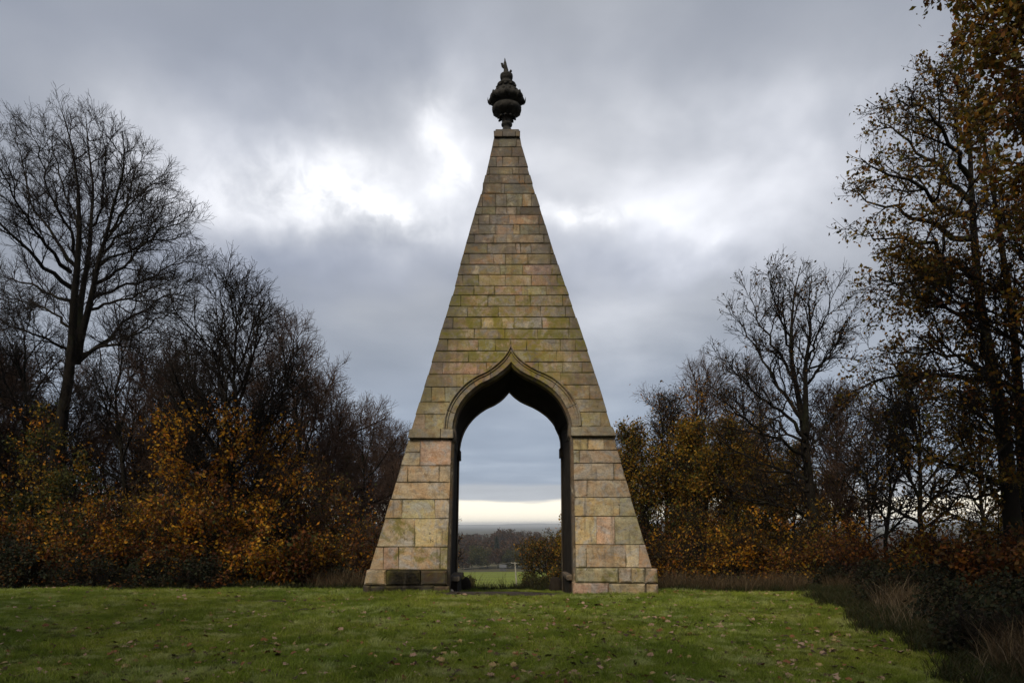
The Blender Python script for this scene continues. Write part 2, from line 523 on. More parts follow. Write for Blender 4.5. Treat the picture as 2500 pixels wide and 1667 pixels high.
def verge_x(y):
    y = np.asarray(y)
    return 3.55 + 0.235 * y + 0.16 * np.sin(1.35 * y) + 0.14 * np.sin(3.3 * y + 1.0) + 0.08 * np.sin(7.1 * y)


def lawn_keep(x, y, pad=0.9):
    return (y > 1) & (y < 27.0) & (x > -19) & (x < verge_x(y) + pad) & ~((y > 21.6) & (np.abs(x) > 4.5)) & ~((x < -13) & (y > 20.5))


def lawn_mat():
    m, b = new_mat('short_turf')
    tc = b.n('ShaderNodeTexCoord').outputs['Object']
    n = b.noise(tc, 0.55, 5, 0.6, 0.3)
    c = b.ramp(n, [(0.3, (0.040, 0.056, 0.011)), (0.7, (0.085, 0.100, 0.020))])
    f = b.noise(tc, 30, 4, 0.7)
    c = b.mix(b.step(f, 0.35, 0.6, 0.6, 0.0), c, (0.012, 0.014, 0.006))
    finish(b, c, 1.0, f, 0.03, 1.0, spec=0.05)
    return m


lawn_xs = XS[(XS > -20) & (XS < 13)]
lawn_ys = YS[(YS > 0) & (YS < 27.2)]
lawn = tag(link('lawn', grid_mesh('lawn', lawn_xs, lawn_ys, 0.004, lawn_keep), lawn_mat()), kind='structure')


def path_patch():
    # bare trodden soil where feet cross the threshold of the arch
    vs, fs = [], []
    n, k = 40, 10
    for j in range(k + 1):
        for i in range(n + 1):
            u, v = i / n * 2 - 1, j / k
            x = -0.02 + u * 1.9
            yc = 19.35 + 0.25 * u
            hw = 0.75 * (1 - 0.35 * u * u) + 0.10 * math.sin(5 * u + 1) + 0.05 * math.sin(13 * u)
            y = yc - 0.15 + (v * 2 - 1) * (hw + 0.12)
            vs.append((x, y, float(ground_z(x, y)) + 0.002 + 0.05 * (1 - abs(v * 2 - 1) ** 3)))
    for j in range(k):
        for i in range(n):
            a = j * (n + 1) + i
            fs.append((a, a + 1, a + n + 2, a + n + 1))
    return mesh_py('soil_path', vs, fs, True)


tag(link('soil_path', path_patch(), M_SOIL), kind='structure')


def field_mat():
    m, b = new_mat('green_crop_field')
    tc = b.n('ShaderNodeTexCoord').outputs['Object']
    mp = b.n('ShaderNodeMapping')
    mp.inputs['Rotation'].default_value = (0, 0, math.radians(-62))
    b.lk(tc, mp.inputs[0])
    w = b.n('ShaderNodeTexWave', wave_type='BANDS', bands_direction='X')
    w.inputs['Scale'].default_value = 0.028
    w.inputs['Distortion'].default_value = 2.5
    w.inputs['Detail'].default_value = 2
    w.inputs['Detail Scale'].default_value = 0.6
    b.lk(mp.outputs[0], w.inputs[0])
    c = b.ramp(w.outputs[1], [(0.25, (0.105, 0.135, 0.020)), (0.7, (0.205, 0.235, 0.036))])
    n = b.noise(tc, 0.06, 4, 0.6)
    c = b.mix(b.step(n, 0.4, 0.65, 0.0, 0.35), c, (0.075, 0.085, 0.028))
    finish(b, c, 1.0, spec=0.05)
    return m


def field_mesh():
    ys = YS[(YS > 40) & (YS <= 400)]
    vs, fs = [], []
    xs = np.linspace(-160, 160, 41)
    for y in ys:
        for x in xs:
            yy = min(y, 405 + 0.12 * x) if y > 390 else y
            vs.append((x, yy, float(ground_z(x, yy)) + 0.06))
    n = len(xs)
    for j in range(len(ys) - 1):
        for i in range(n - 1):
            a = j * n + i
            fs.append((a, a + 1, a + n + 1, a + n))
    return mesh_py('field', vs, fs, True)


tag(link('field', field_mesh(), field_mat()), kind='structure')

# ------------------------------------------------------------------ the monument
Y_F = 19.0                # front face at ground level
T_B = 3.6                 # thickness at ground level
SL = 0.116                # how far each broad face leans in per metre of height
NRM = np.array((0, -1, SL)) / math.hypot(1, SL)


def F(px, py, proud=0.0, y0=Y_F, s=SL):
    """picture point -> point on the leaning front face (moved out by proud metres)"""
    rx, rz = ray(px, py)
    t = (y0 + s * CAM_Z) / (1 - s * rz)
    n = np.array((0, -1, s)) / math.hypot(1, s)
    return np.array((rx * t, t, CAM_Z + rz * t)) + n * proud


def B(px, py):
    rx, rz = ray(px, py)
    t = (Y_F + T_B - SL * CAM_Z) / (1 + SL * rz)
    return np.array((rx * t, t, CAM_Z + rz * t))


def z1(p): return (1150 + p[0] / 7.128, 120 + p[1] / 7.128)
def z2(p): return (1050 + p[0] / 3.92, 300 + p[1] / 3.92)
def z3(p): return (1000 + p[0] / 3.92, 680 + p[1] / 3.92)
def z4(p): return (870 + p[0] / 3.7325, 1040 + p[1] / 3.7325)
def z5(p): return (1220 + p[0] / 3.7333, 1040 + p[1] / 3.7333)


L_EDGE = np.array([(337, 1205.2), (352, 1203), (471, 1175), (549, 1151), (646, 1124.5), (700, 1110), (850, 1064.5), (1045, 1005), (1072, 997.5), (1215, 955), (1392, 902)])
R_EDGE = np.array([(337, 1270), (352, 1271.4), (471, 1307), (549, 1331.5), (646, 1362.5), (700, 1381), (770, 1405.5), (850, 1432.5), (940, 1461.5), (1044, 1493.5), (1068, 1500), (1215, 1541), (1392, 1593.5)])
def le(y): return float(np.interp(y, L_EDGE[:, 0], L_EDGE[:, 1]))
def re_(y): return float(np.interp(y, R_EDGE[:, 0], R_EDGE[:, 1]))


OUT_R = [(967, 635), (990, 690), (1030, 745), (1085, 795), (1150, 840), (1220, 880), (1290, 905), (1380, 950), (1450, 1005), (1510, 1065), (1560, 1130), (1600, 1200), (1625, 1270), (1638, 1340), (1640, 1415)]
OUT_L = [(967, 635), (945, 690), (905, 750), (850, 805), (790, 855), (730, 895), (650, 930), (590, 965), (530, 1010), (475, 1065), (425, 1125), (385, 1190), (355, 1260), (335, 1330), (325, 1440)]
IN_R = [(972, 803), (1010, 845), (1060, 885), (1120, 918), (1190, 950), (1260, 985), (1330, 1030), (1400, 1090), (1450, 1150), (1490, 1215), (1520, 1280), (1545, 1350), (1553, 1415)]
IN_L = [(972, 803), (935, 845), (890, 885), (830, 930), (755, 972), (680, 1005), (610, 1055), (545, 1115), (490, 1185), (455, 1250), (430, 1320), (415, 1380), (410, 1440)]
JAMB_L = [z4((868, 125)), z4((828, 1300)), z4((822, 1560))]
JAMB_R = [z5((668, 105)), z5((693, 1280)), z5((696, 1560))]
REAR_L = [z3(p) for p in [(953, 1095), (925, 1130), (880, 1175), (810, 1220), (740, 1250), (680, 1290), (620, 1340), (570, 1400), (530, 1465), (505, 1530), (497, 1568)]] + [z4((960, 130)), z4((946, 220)), z4((940, 330)), z4((918, 1560))]
REAR_R = [z3(p) for p in [(953, 1095), (990, 1135), (1050, 1180), (1110, 1210), (1180, 1240), (1250, 1280), (1310, 1325), (1360, 1380), (1400, 1440), (1425, 1510)]] + [z5((495, 5)), z5((530, 70)), z5((548, 140)), z5((552, 220)), z5((556, 330)), z5((567, 1560))]


def resample(pts, n):
    p = np.array(pts, dtype=float)
    d = np.concatenate(([0], np.cumsum(np.linalg.norm(np.diff(p, axis=0), axis=1))))
    t = np.linspace(0, d[-1], n)
    return np.stack([np.interp(t, d, p[:, i]) for i in range(p.shape[1])], 1)


def smooth_curve(pts, n, it=2):
    p = resample(pts, n)
    for _ in range(it):
        p[1:-1] = p[1:-1] * 0.5 + (p[:-2] + p[2:]) * 0.25
    return p


monument = empty('stone_monument', (0, Y_F + T_B / 2, 0), 'tall pale sandstone pyramid pierced by a pointed ogee archway', 'monument')
MO = np.array(monument.location)


def mlink(name, verts, faces, mats, smooth=False, midx=None, parent=None):
    o = link(name, mesh_py(name, np.asarray(verts) - MO, faces, smooth, midx), mats, parent or monument)
    return o


# stone colours (linear): palette by zone
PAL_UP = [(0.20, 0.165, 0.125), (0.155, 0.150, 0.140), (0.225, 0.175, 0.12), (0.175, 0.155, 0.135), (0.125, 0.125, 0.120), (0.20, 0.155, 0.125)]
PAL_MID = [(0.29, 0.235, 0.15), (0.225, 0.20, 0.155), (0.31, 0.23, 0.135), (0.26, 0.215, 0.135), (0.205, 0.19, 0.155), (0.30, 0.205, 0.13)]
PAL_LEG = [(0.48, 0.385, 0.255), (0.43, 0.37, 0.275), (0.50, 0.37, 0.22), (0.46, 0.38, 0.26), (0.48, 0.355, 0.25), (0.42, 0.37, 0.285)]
SP = {'or': (0.40, 0.235, 0.105), 'red': (0.30, 0.125, 0.065), 'brn': (0.17, 0.105, 0.055), 'blu': (0.125, 0.135, 0.15), 'pal': (0.46, 0.37, 0.25),
      'blk': (0.007, 0.0068, 0.005), 'dbr': (0.085, 0.062, 0.040), 'pk': (0.36, 0.235, 0.165), 'tan': (0.30, 0.205, 0.105), 'yel': (0.42, 0.34, 0.16), 'mos': (0.21, 0.19, 0.09), 'gry': (0.24, 0.215, 0.18)}


def inset(poly, d):
    """move every side of a polygon inward by d (plane coordinates), mitred"""
    n = len(poly); out = []
    area = sum(poly[i][0] * poly[(i + 1) % n][1] - poly[(i + 1) % n][0] * poly[i][1] for i in range(n))
    sg = 1 if area > 0 else -1
    for i in range(n):
        p0, p1, p2 = np.array(poly[i - 1]), np.array(poly[i]), np.array(poly[(i + 1) % n])
        e1 = p1 - p0; e2 = p2 - p1
        e1 = e1 / (np.linalg.norm(e1) + 1e-9); e2 = e2 / (np.linalg.norm(e2) + 1e-9)
        n1 = np.array((-e1[1], e1[0])) * sg; n2 = np.array((-e2[1], e2[0])) * sg
        v = n1 + n2
        k = max(0.45, float(np.dot(v, v)) / 2)
        out.append(p1 + v / (2 * k) * d * 1.0 if False else p1 + v * d / max(0.5, 1 + float(np.dot(n1, n2))))
    return out


def stone(poly_px, color, moss, y0=Y_F, s=SL, proud=None, depth=0.30, joint=0.003, bev=0.006, wob=0.010, name='stone'):
    pts = [F(p[0], p[1], 0.0, y0, s) for p in poly_px]
    nrm = np.array((0, -1, s)) / math.hypot(1, s)
    up = np.array((0, s, 1)) / math.hypot(1, s)
    o = pts[0]
    q = [((p - o)[0], float(np.dot(p - o, up))) for p in pts]
    a = inset(q, joint)
    a = [(u + random.uniform(-wob, wob) * 0.5, v + random.uniform(-wob, wob) * 0.5) for u, v in a]
    c = inset(a, bev)
    wdt = min(max(p[0] for p in a) - min(p[0] for p in a), max(p[1] for p in a) - min(p[1] for p in a))
    e_in = inset(c, min(0.055, 0.2 * wdt))
    if proud is None: proud = random.uniform(-0.002, 0.010)
    tilt = random.uniform(-0.004, 0.004)
    W = lambda u, v, h: o + np.array((u, 0, 0)) + up * v + nrm * h
    n = len(a)
    cu = sum(p[0] for p in a) / n
    vs = [W(u, v, -depth) for u, v in a] + [W(u, v, proud - bev * 0.75) for u, v in a] + [W(u, v, proud + tilt * (u - cu)) for u, v in c] + [W(u, v, proud + 0.001 + tilt * (u - cu)) for u, v in e_in]
    fs, mi = [], []
    area = sum(a[i][0] * a[(i + 1) % n][1] - a[(i + 1) % n][0] * a[i][1] for i in range(n))
    for i in range(n):
        j = (i + 1) % n
        f1, f2 = [i, j, n + j, n + i], [n + i, n + j, 2 * n + j, 2 * n + i]
        if area < 0: f1.reverse(); f2.reverse()
        f3 = [2 * n + i, 2 * n + j, 3 * n + j, 3 * n + i]
        if area < 0: f3.reverse()
        fs += [f1, f2, f3]; mi += [1, 0 if bev > 0.02 else 1, 0]
    top = list(range(3 * n, 4 * n))
    if area < 0: top.reverse()
    fs.append(top); mi.append(0)
    ob = mlink(name, vs, fs, [M_STONE, M_STONE_EDGE], midx=mi)
    at_ = ob.data.attributes.new('near_joint', 'FLOAT', 'POINT')
    at_.data.foreach_set('value', [1.0] * (3 * n) + [0.0] * n)
    j = lambda: random.uniform(0.90, 1.10)
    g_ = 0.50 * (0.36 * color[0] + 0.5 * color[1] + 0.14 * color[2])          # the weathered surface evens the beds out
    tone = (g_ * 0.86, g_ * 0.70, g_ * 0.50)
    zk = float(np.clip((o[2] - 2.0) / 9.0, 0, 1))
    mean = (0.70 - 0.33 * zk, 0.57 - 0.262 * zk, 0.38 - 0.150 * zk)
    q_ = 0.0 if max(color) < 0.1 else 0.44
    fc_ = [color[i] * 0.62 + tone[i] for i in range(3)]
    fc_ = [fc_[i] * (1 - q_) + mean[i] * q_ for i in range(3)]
    ob.color = (fc_[0] * j(), fc_[1] * j(), fc_[2] * j(), moss)
    return ob


arch_out = {'L': np.array([z3(p) for p in OUT_L]), 'R': np.array([z3(p) for p in OUT_R])}
arch_in = {'L': np.array([z3(p) for p in IN_L]), 'R': np.array([z3(p) for p in IN_R])}


def arch_mid_x(side, y):
    """x of a line running inside the archivolt, where the facing stones stop behind it"""
    o, i = arch_out[side], arch_in[side]
    xo = np.interp(y, o[:, 1], o[:, 0])
    y_in = max(y, i[0, 1])
    xi = np.interp(y_in, i[:, 1], i[:, 0])
    w = 0.30 if y > i[0, 1] + 6 else 0.0
    return float(xo * (1 - w) + xi * w)


def row(zf, y0, y1, joints, left='edge', right='edge', cols=None, moss=0.25, pal=None, tiltl=0.0, **kw):
    """one course: y0..y1 in zoom pixels of the picture, joints in the same pixels"""
    yt0, yb0 = zf((0, y0))[1], zf((0, y1))[1]
    js = [zf((j, 0))[0] for j in joints]
    bounds = [left] + js + [right]
    for i in range(len(bounds) - 1):
        A, C = bounds[i], bounds[i + 1]
        poly = []
        ej = random.uniform(-1.1, 1.1)
        NS = 6
        yy = np.linspace(yt0, yb0, NS)

        def side(bd, ys):
            if bd == 'edge_l' or (bd == 'edge' and i == 0 and bd is A): return [(le(ys[0]) + ej, ys[0]), (le(ys[-1]) + ej, ys[-1])]
            if bd == 'edge': return [(re_(ys[0]) + ej, ys[0]), (re_(ys[-1]) + ej, ys[-1])]
            if bd == 'arch_l': return [(arch_mid_x('L', t), t) for t in ys]
            if bd == 'arch_r': return [(arch_mid_x('R', t), t) for t in ys]
            if bd == 'jamb_l': return [(np.interp(t, [p[1] for p in JAMB_L], [p[0] for p in JAMB_L]), t) for t in (ys[0], ys[-1])]
            if bd == 'jamb_r': return [(np.interp(t, [p[1] for p in JAMB_R], [p[0] for p in JAMB_R]), t) for t in (ys[0], ys[-1])]
            dj = random.uniform(-0.6, 0.6)
            return [(bd + dj, ys[0]), (bd - dj, ys[-1])]
        lp = side(A, yy); rp = side(C, yy)
        poly = lp + rp[::-1]
        p_ = pal or PAL_MID
        c = random.choice(p_)
        if cols and i < len(cols) and cols[i]:
            c = SP[cols[i]] if isinstance(cols[i], str) else cols[i]
        if yt0 < 960 and (i == 0 and A is left and left == 'edge' or i == len(bounds) - 2 and right == 'edge'):
            c = tuple(v * 0.78 for v in c)            # soot-darkened quoins
        stone(poly, c, max(0, moss + random.uniform(-0.15, 0.15)), **kw)


# the shaft, from the top down
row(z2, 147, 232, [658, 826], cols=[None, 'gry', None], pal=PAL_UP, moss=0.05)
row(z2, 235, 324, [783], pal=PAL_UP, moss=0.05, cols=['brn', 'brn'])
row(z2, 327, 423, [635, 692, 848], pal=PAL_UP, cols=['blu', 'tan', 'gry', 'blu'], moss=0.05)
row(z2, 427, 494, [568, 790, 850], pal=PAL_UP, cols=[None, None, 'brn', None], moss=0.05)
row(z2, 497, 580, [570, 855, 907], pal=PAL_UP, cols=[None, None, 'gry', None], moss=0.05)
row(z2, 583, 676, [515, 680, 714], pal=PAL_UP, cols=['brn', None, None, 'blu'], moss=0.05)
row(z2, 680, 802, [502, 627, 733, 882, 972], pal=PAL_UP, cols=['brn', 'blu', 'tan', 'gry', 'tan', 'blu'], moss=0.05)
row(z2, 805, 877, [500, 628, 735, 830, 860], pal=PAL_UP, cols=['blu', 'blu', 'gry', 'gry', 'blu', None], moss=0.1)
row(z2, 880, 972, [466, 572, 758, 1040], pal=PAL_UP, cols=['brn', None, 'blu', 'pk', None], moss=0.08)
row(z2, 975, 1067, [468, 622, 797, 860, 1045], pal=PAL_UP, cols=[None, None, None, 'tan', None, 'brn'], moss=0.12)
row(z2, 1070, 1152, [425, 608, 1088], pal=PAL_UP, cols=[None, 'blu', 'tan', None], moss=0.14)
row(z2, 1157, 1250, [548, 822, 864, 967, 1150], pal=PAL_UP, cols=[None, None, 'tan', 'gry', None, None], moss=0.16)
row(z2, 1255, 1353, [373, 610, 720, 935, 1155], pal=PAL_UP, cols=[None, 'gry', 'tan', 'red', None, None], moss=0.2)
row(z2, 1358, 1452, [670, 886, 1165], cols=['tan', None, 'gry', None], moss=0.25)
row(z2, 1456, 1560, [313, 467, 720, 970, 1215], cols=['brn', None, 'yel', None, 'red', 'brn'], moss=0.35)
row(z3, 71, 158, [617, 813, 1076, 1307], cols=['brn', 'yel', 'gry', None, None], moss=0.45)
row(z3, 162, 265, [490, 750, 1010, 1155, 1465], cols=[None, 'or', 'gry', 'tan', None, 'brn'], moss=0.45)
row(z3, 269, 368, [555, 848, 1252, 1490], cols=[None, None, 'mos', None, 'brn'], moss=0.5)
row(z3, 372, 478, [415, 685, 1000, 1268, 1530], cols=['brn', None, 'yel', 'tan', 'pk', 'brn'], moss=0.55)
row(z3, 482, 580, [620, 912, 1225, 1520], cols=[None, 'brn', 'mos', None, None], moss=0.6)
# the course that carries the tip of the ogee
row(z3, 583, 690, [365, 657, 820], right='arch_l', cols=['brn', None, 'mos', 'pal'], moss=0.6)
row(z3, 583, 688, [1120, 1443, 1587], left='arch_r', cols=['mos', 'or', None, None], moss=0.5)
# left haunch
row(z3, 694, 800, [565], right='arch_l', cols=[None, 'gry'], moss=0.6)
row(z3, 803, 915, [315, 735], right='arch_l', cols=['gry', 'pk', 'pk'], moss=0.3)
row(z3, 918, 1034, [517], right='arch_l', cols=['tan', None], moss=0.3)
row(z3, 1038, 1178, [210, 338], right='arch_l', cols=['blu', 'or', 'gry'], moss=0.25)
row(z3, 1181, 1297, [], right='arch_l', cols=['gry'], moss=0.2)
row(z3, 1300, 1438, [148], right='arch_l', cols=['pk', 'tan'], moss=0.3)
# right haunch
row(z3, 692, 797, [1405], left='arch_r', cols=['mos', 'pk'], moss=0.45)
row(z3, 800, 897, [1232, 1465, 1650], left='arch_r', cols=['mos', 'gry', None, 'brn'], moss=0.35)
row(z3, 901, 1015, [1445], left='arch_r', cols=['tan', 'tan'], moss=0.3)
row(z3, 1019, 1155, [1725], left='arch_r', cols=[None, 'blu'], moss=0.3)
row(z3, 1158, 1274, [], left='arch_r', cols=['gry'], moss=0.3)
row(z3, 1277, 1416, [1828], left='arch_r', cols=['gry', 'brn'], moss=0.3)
# left leg
row(z4, 125, 237, [583], right=z4((583, 0))[0], cols=['gry'], pal=PAL_LEG, moss=0.1) if False else None
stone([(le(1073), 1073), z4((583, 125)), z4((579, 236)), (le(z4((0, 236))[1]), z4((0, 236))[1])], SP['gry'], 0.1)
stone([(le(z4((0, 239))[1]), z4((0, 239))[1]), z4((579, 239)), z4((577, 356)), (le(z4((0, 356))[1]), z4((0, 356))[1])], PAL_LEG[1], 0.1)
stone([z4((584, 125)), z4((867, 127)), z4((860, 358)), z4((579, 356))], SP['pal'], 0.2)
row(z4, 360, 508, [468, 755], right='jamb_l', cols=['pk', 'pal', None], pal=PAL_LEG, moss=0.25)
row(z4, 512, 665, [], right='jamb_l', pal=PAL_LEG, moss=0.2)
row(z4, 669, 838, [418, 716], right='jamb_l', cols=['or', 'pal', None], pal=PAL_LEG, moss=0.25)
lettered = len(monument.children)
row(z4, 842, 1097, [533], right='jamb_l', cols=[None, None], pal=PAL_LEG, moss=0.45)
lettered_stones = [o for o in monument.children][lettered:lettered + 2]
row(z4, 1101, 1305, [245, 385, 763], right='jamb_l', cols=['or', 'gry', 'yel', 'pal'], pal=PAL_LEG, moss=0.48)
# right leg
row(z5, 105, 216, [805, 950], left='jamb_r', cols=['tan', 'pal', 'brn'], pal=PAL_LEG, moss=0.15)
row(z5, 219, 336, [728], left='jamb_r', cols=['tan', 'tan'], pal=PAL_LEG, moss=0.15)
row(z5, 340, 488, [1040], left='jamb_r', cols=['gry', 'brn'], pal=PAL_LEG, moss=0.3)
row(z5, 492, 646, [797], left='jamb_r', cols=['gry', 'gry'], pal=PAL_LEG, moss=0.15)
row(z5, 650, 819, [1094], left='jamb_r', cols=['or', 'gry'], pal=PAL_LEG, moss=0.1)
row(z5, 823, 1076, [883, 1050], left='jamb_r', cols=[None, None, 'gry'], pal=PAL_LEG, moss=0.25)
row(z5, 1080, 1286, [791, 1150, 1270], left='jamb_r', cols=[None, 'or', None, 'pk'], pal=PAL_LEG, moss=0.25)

# plinths, a hand's breadth proud of the legs and upright
PY = Y_F - 0.13
def plinth(polys, cols, **kw):
    for p, c in zip(polys, cols):
        stone(p, SP[c] if isinstance(c, str) else c, kw.get('moss', 0.3), y0=PY, s=0.0, bev=0.045, depth=0.45, wob=0.025)
plinth([[z4((90, 1314)), z4((267, 1314)), z4((268, 1449)), z4((66, 1447))], [z4((270, 1314)), z4((583, 1315)), z4((583, 1449)), z4((270, 1449))],
        [z4((586, 1315)), z4((823, 1317)), z4((826, 1449)), z4((586, 1449))]], ['pal', 'blk', 'dbr'], moss=0.35)
plinth([[z4((62, 1452)), z4((125, 1452)), z4((125, 1580)), z4((60, 1580))], [z4((128, 1452)), z4((703, 1452)), z4((703, 1580)), z4((128, 1580))],
        [z4((706, 1452)), z4((846, 1456)), z4((848, 1580)), z4((706, 1580))]], ['dbr', 'blk', 'dbr'], moss=0.3)
plinth([[z5((697, 1291)), z5((1083, 1293)), z5((1085, 1427)), z5((690, 1427))], [z5((1086, 1293)), z5((1203, 1295)), z5((1205, 1429)), z5((1087, 1428))],
        [z5((1206, 1295)), z5((1326, 1297)), z5((1328, 1431)), z5((1208, 1430))], [z5((1329, 1297)), z5((1438, 1300)), z5((1443, 1431)), z5((1330, 1431))]],
       ['pk', 'tan', 'gry', 'gry'], moss=0.45)
plinth([[z5((672, 1431)), z5((993, 1433)), z5((993, 1600)), z5((668, 1600))], [z5((996, 1433)), z5((1333, 1435)), z5((1335, 1600)), z5((996, 1600))],
        [z5((1336, 1435)), z5((1446, 1436)), z5((1452, 1600)), z5((1338, 1600))]], ['tan', 'brn', 'tan'], moss=0.25)


def box8(fr, bk, chamfer=0.0):
    """solid between a front quad and a back quad"""
    vs = list(fr) + list(bk)
    fs = [(0, 3, 2, 1), (4, 5, 6, 7), (0, 1, 5, 4), (1, 2, 6, 5), (2, 3, 7, 6), (3, 0, 4, 7)]
    return vs, fs


def bevel_ob(o, w=0.02, seg=2):
    m = o.modifiers.new('arris', 'BEVEL')
    m.width = w; m.segments = seg; m.limit_method = 'ANGLE'
    return o


def ledge(p0, p1, p2, p3, deep, color, name='impost_stone', y0=Y_F, s=SL, proud=0.09):
    fr = [F(*p, proud, y0, s) for p in (p0, p1, p2, p3)]
    fr[2] = fr[2] + np.array((0, -0.03, 0)); fr[3] = fr[3] + np.array((0, -0.03, 0))
    bk = [v + np.array((0, deep, 0)) for v in fr]
    vs, fs = box8(fr, bk)
    o = bevel_ob(mlink(name, vs, fs, [M_STONE]), 0.022)
    o.color = (*color, 0.25)
    return o


ledge(z4((492, 31)), z4((769, 31)), z4((769, 114)), z4((472, 114)), 3.0, (0.30, 0.26, 0.18))
ledge(z4((772, 31)), z4((884, 34)), z4((888, 116)), z4((772, 115)), 0.7, (0.33, 0.28, 0.20))
ledge(z5((648, 14)), z5((1026, 12)), z5((1059, 96)), z5((650, 96)), 2.9, (0.29, 0.26, 0.20))
# cap and plate under the urn
for a, b_, c, d, dp, cc in (((610, 92), (694, 92), (694, 145), (612, 145), 0.8, (0.24, 0.18, 0.11)), ((696, 92), (817, 92), (817, 145), (696, 145), 0.8, (0.16, 0.15, 0.135)),
                            ((819, 92), (862, 92), (860, 145), (819, 145), 0.8, (0.26, 0.20, 0.12))):
    ledge(z2(a), z2(b_), z2(c), z2(d), dp, cc, 'cap_stone', proud=0.05)
ledge(z2((625, 60)), z2((852, 60)), z2((852, 91)), z2((625, 91)), 0.66, (0.12, 0.11, 0.095), 'cap_slab', proud=0.0)

# backing masonry seen in the joints, sides and back
def core():
    vs, fs = [], []
    REC = -0.030
    def quad(a, b, c, d):
        k = len(vs); vs.extend((a, b, c, d)); fs.append((k, k + 1, k + 2, k + 3))
    ys = np.concatenate((np.linspace(318, 842, 14), np.linspace(850, 1046, 26), np.linspace(1060, 1460, 8)))
    IL, IR = arch_in['L'], arch_in['R']
    def il(y):
        if y < IL[0, 1] + 1: return None
        if y <= IL[-1, 1]: return float(np.interp(y, IL[:, 1], IL[:, 0]))
        return float(np.interp(y, [p[1] for p in JAMB_L], [p[0] for p in JAMB_L]))
    def ir(y):
        if y <= IR[-1, 1]: return float(np.interp(y, IR[:, 1], IR[:, 0]))
        return float(np.interp(y, [p[1] for p in JAMB_R], [p[0] for p in JAMB_R]))
    ym = Y_F + T_B / 2
    def mir(p): return np.array((p[0], 2 * ym - p[1], p[2]))
    for a, b_ in zip(ys[:-1], ys[1:]):
        mid = (a + b_) / 2
        la, lb, ra, rb = F(le(a), a, REC), F(le(b_), b_, REC), F(re_(a), a, REC), F(re_(b_), b_, REC)
        ins = np.array((0.03, 0, 0))
        la, lb, ra, rb = la + ins, lb + ins, ra - ins, rb - ins
        quad(la, lb, mir(lb), mir(la))                       # left flank
        quad(rb, ra, mir(ra), mir(rb))                       # right flank
        if il(mid) is None:
            quad(la, ra, rb, lb); quad(mir(lb), mir(rb), mir(ra), mir(la))
        else:
            # keep to the masonry side of the opening on both ends of the strip
            xa_l = il(a) if il(a) else IL[0, 0]
            i1, i2, i3, i4 = F(xa_l - 3, a, REC), F(il(b_) - 3, b_, REC), F(ir(a) + 3, a, REC), F(ir(b_) + 3, b_, REC)
            quad(la, i1, i2, lb); quad(i3, ra, rb, i4)
            bl1, bl2 = mir(i1), mir(i2); br1, br2 = mir(i3), mir(i4)
            quad(mir(lb), bl2, bl1, mir(la)); quad(br2, mir(rb), mir(ra), br1)
    top = [F(le(318), 318, REC), F(re_(318), 318, REC)]
    quad(top[0], top[1], mir(top[1]), mir(top[0]))
    return vs, fs


mlink('core_masonry', *core(), [M_JOINT])

# facing stones of the two flanks and the far side, joined (they show only from beside)
def flank_stones():
    vs, fs, mi = [], [], []
    ym = Y_F + T_B / 2
    def add(quad, n, th=0.05, j=0.012):
        c = sum(quad) / 4.0
        q = [p + (c - p) / np.linalg.norm(c - p) * j * 1.4 for p in quad]
        q2 = [p + (c - p) / np.linalg.norm(c - p) * 0.022 for p in q]
        k = len(vs)
        vs.extend([p - n * 0.02 for p in q]); vs.extend([p + n * (th - 0.013) for p in q]); vs.extend([p + n * th for p in q2])
        for lvl in (0, 4):
            for i in range(4):
                jn = (i + 1) % 4
                fs.append((k + lvl + i, k + lvl + jn, k + lvl + 4 + jn, k + lvl + 4 + i)); mi.append(1)
        fs.append((k + 8, k + 9, k + 10, k + 11)); mi.append(0)
    rows_ = list(np.linspace(337, 842, 22)) + list(np.linspace(842, 1046, 8))[1:]
    rows_ = rows_ + [1073, 1105, 1135, 1177, 1219, 1266, 1335, 1390]
    for a, b_ in zip(rows_[:-1], rows_[1:]):
        if a == 1046: continue
        for sgn, ef in ((-1, le), (1, re_)):
            pa, pb = F(ef(a), a), F(ef(b_), b_)
            da, db = 2 * (ym - pa[1]), 2 * (ym - pb[1])
            n_st = max(1, int(round(db / 0.95)))
            cuts = [0.0] + sorted(random.uniform(0.2, 0.8) if n_st == 2 else (i + random.uniform(-0.2, 0.2)) / n_st for i in range(1, n_st)) + [1.0]
            inw = 0.34
            for c0, c1 in zip(cuts[:-1], cuts[1:]):
                f = lambda p, d, c: p + np.array((0, 0.0 + c * d, 0))
                q = [f(pa, da, c0), f(pa, da, c1), f(pb, db, c1), f(pb, db, c0)]
                if c0 == 0.0:
                    q[0] = q[0] + np.array((0, min(inw, da * .4), 0)); q[3] = q[3] + np.array((0, min(inw, db * .4), 0))
                e = pb - pa
                n = np.cross(np.array((0, 1.0, 0)), e) * (1 if sgn < 0 else -1)
                n = n / np.linalg.norm(n)
                if n[0] * sgn < 0: n = -n
                q = [p - n * 0.048 for p in q]
                if sgn > 0: q = q[::-1]
                add(q, n)
    return vs, fs, mi


_v, _f, _m = flank_stones()
fl = tag(mlink('flank_facing', _v, _f, [M_STONE, M_STONE_EDGE], midx=_m), kind='stuff')
fl.color = (0.27, 0.225, 0.16, 0.3)

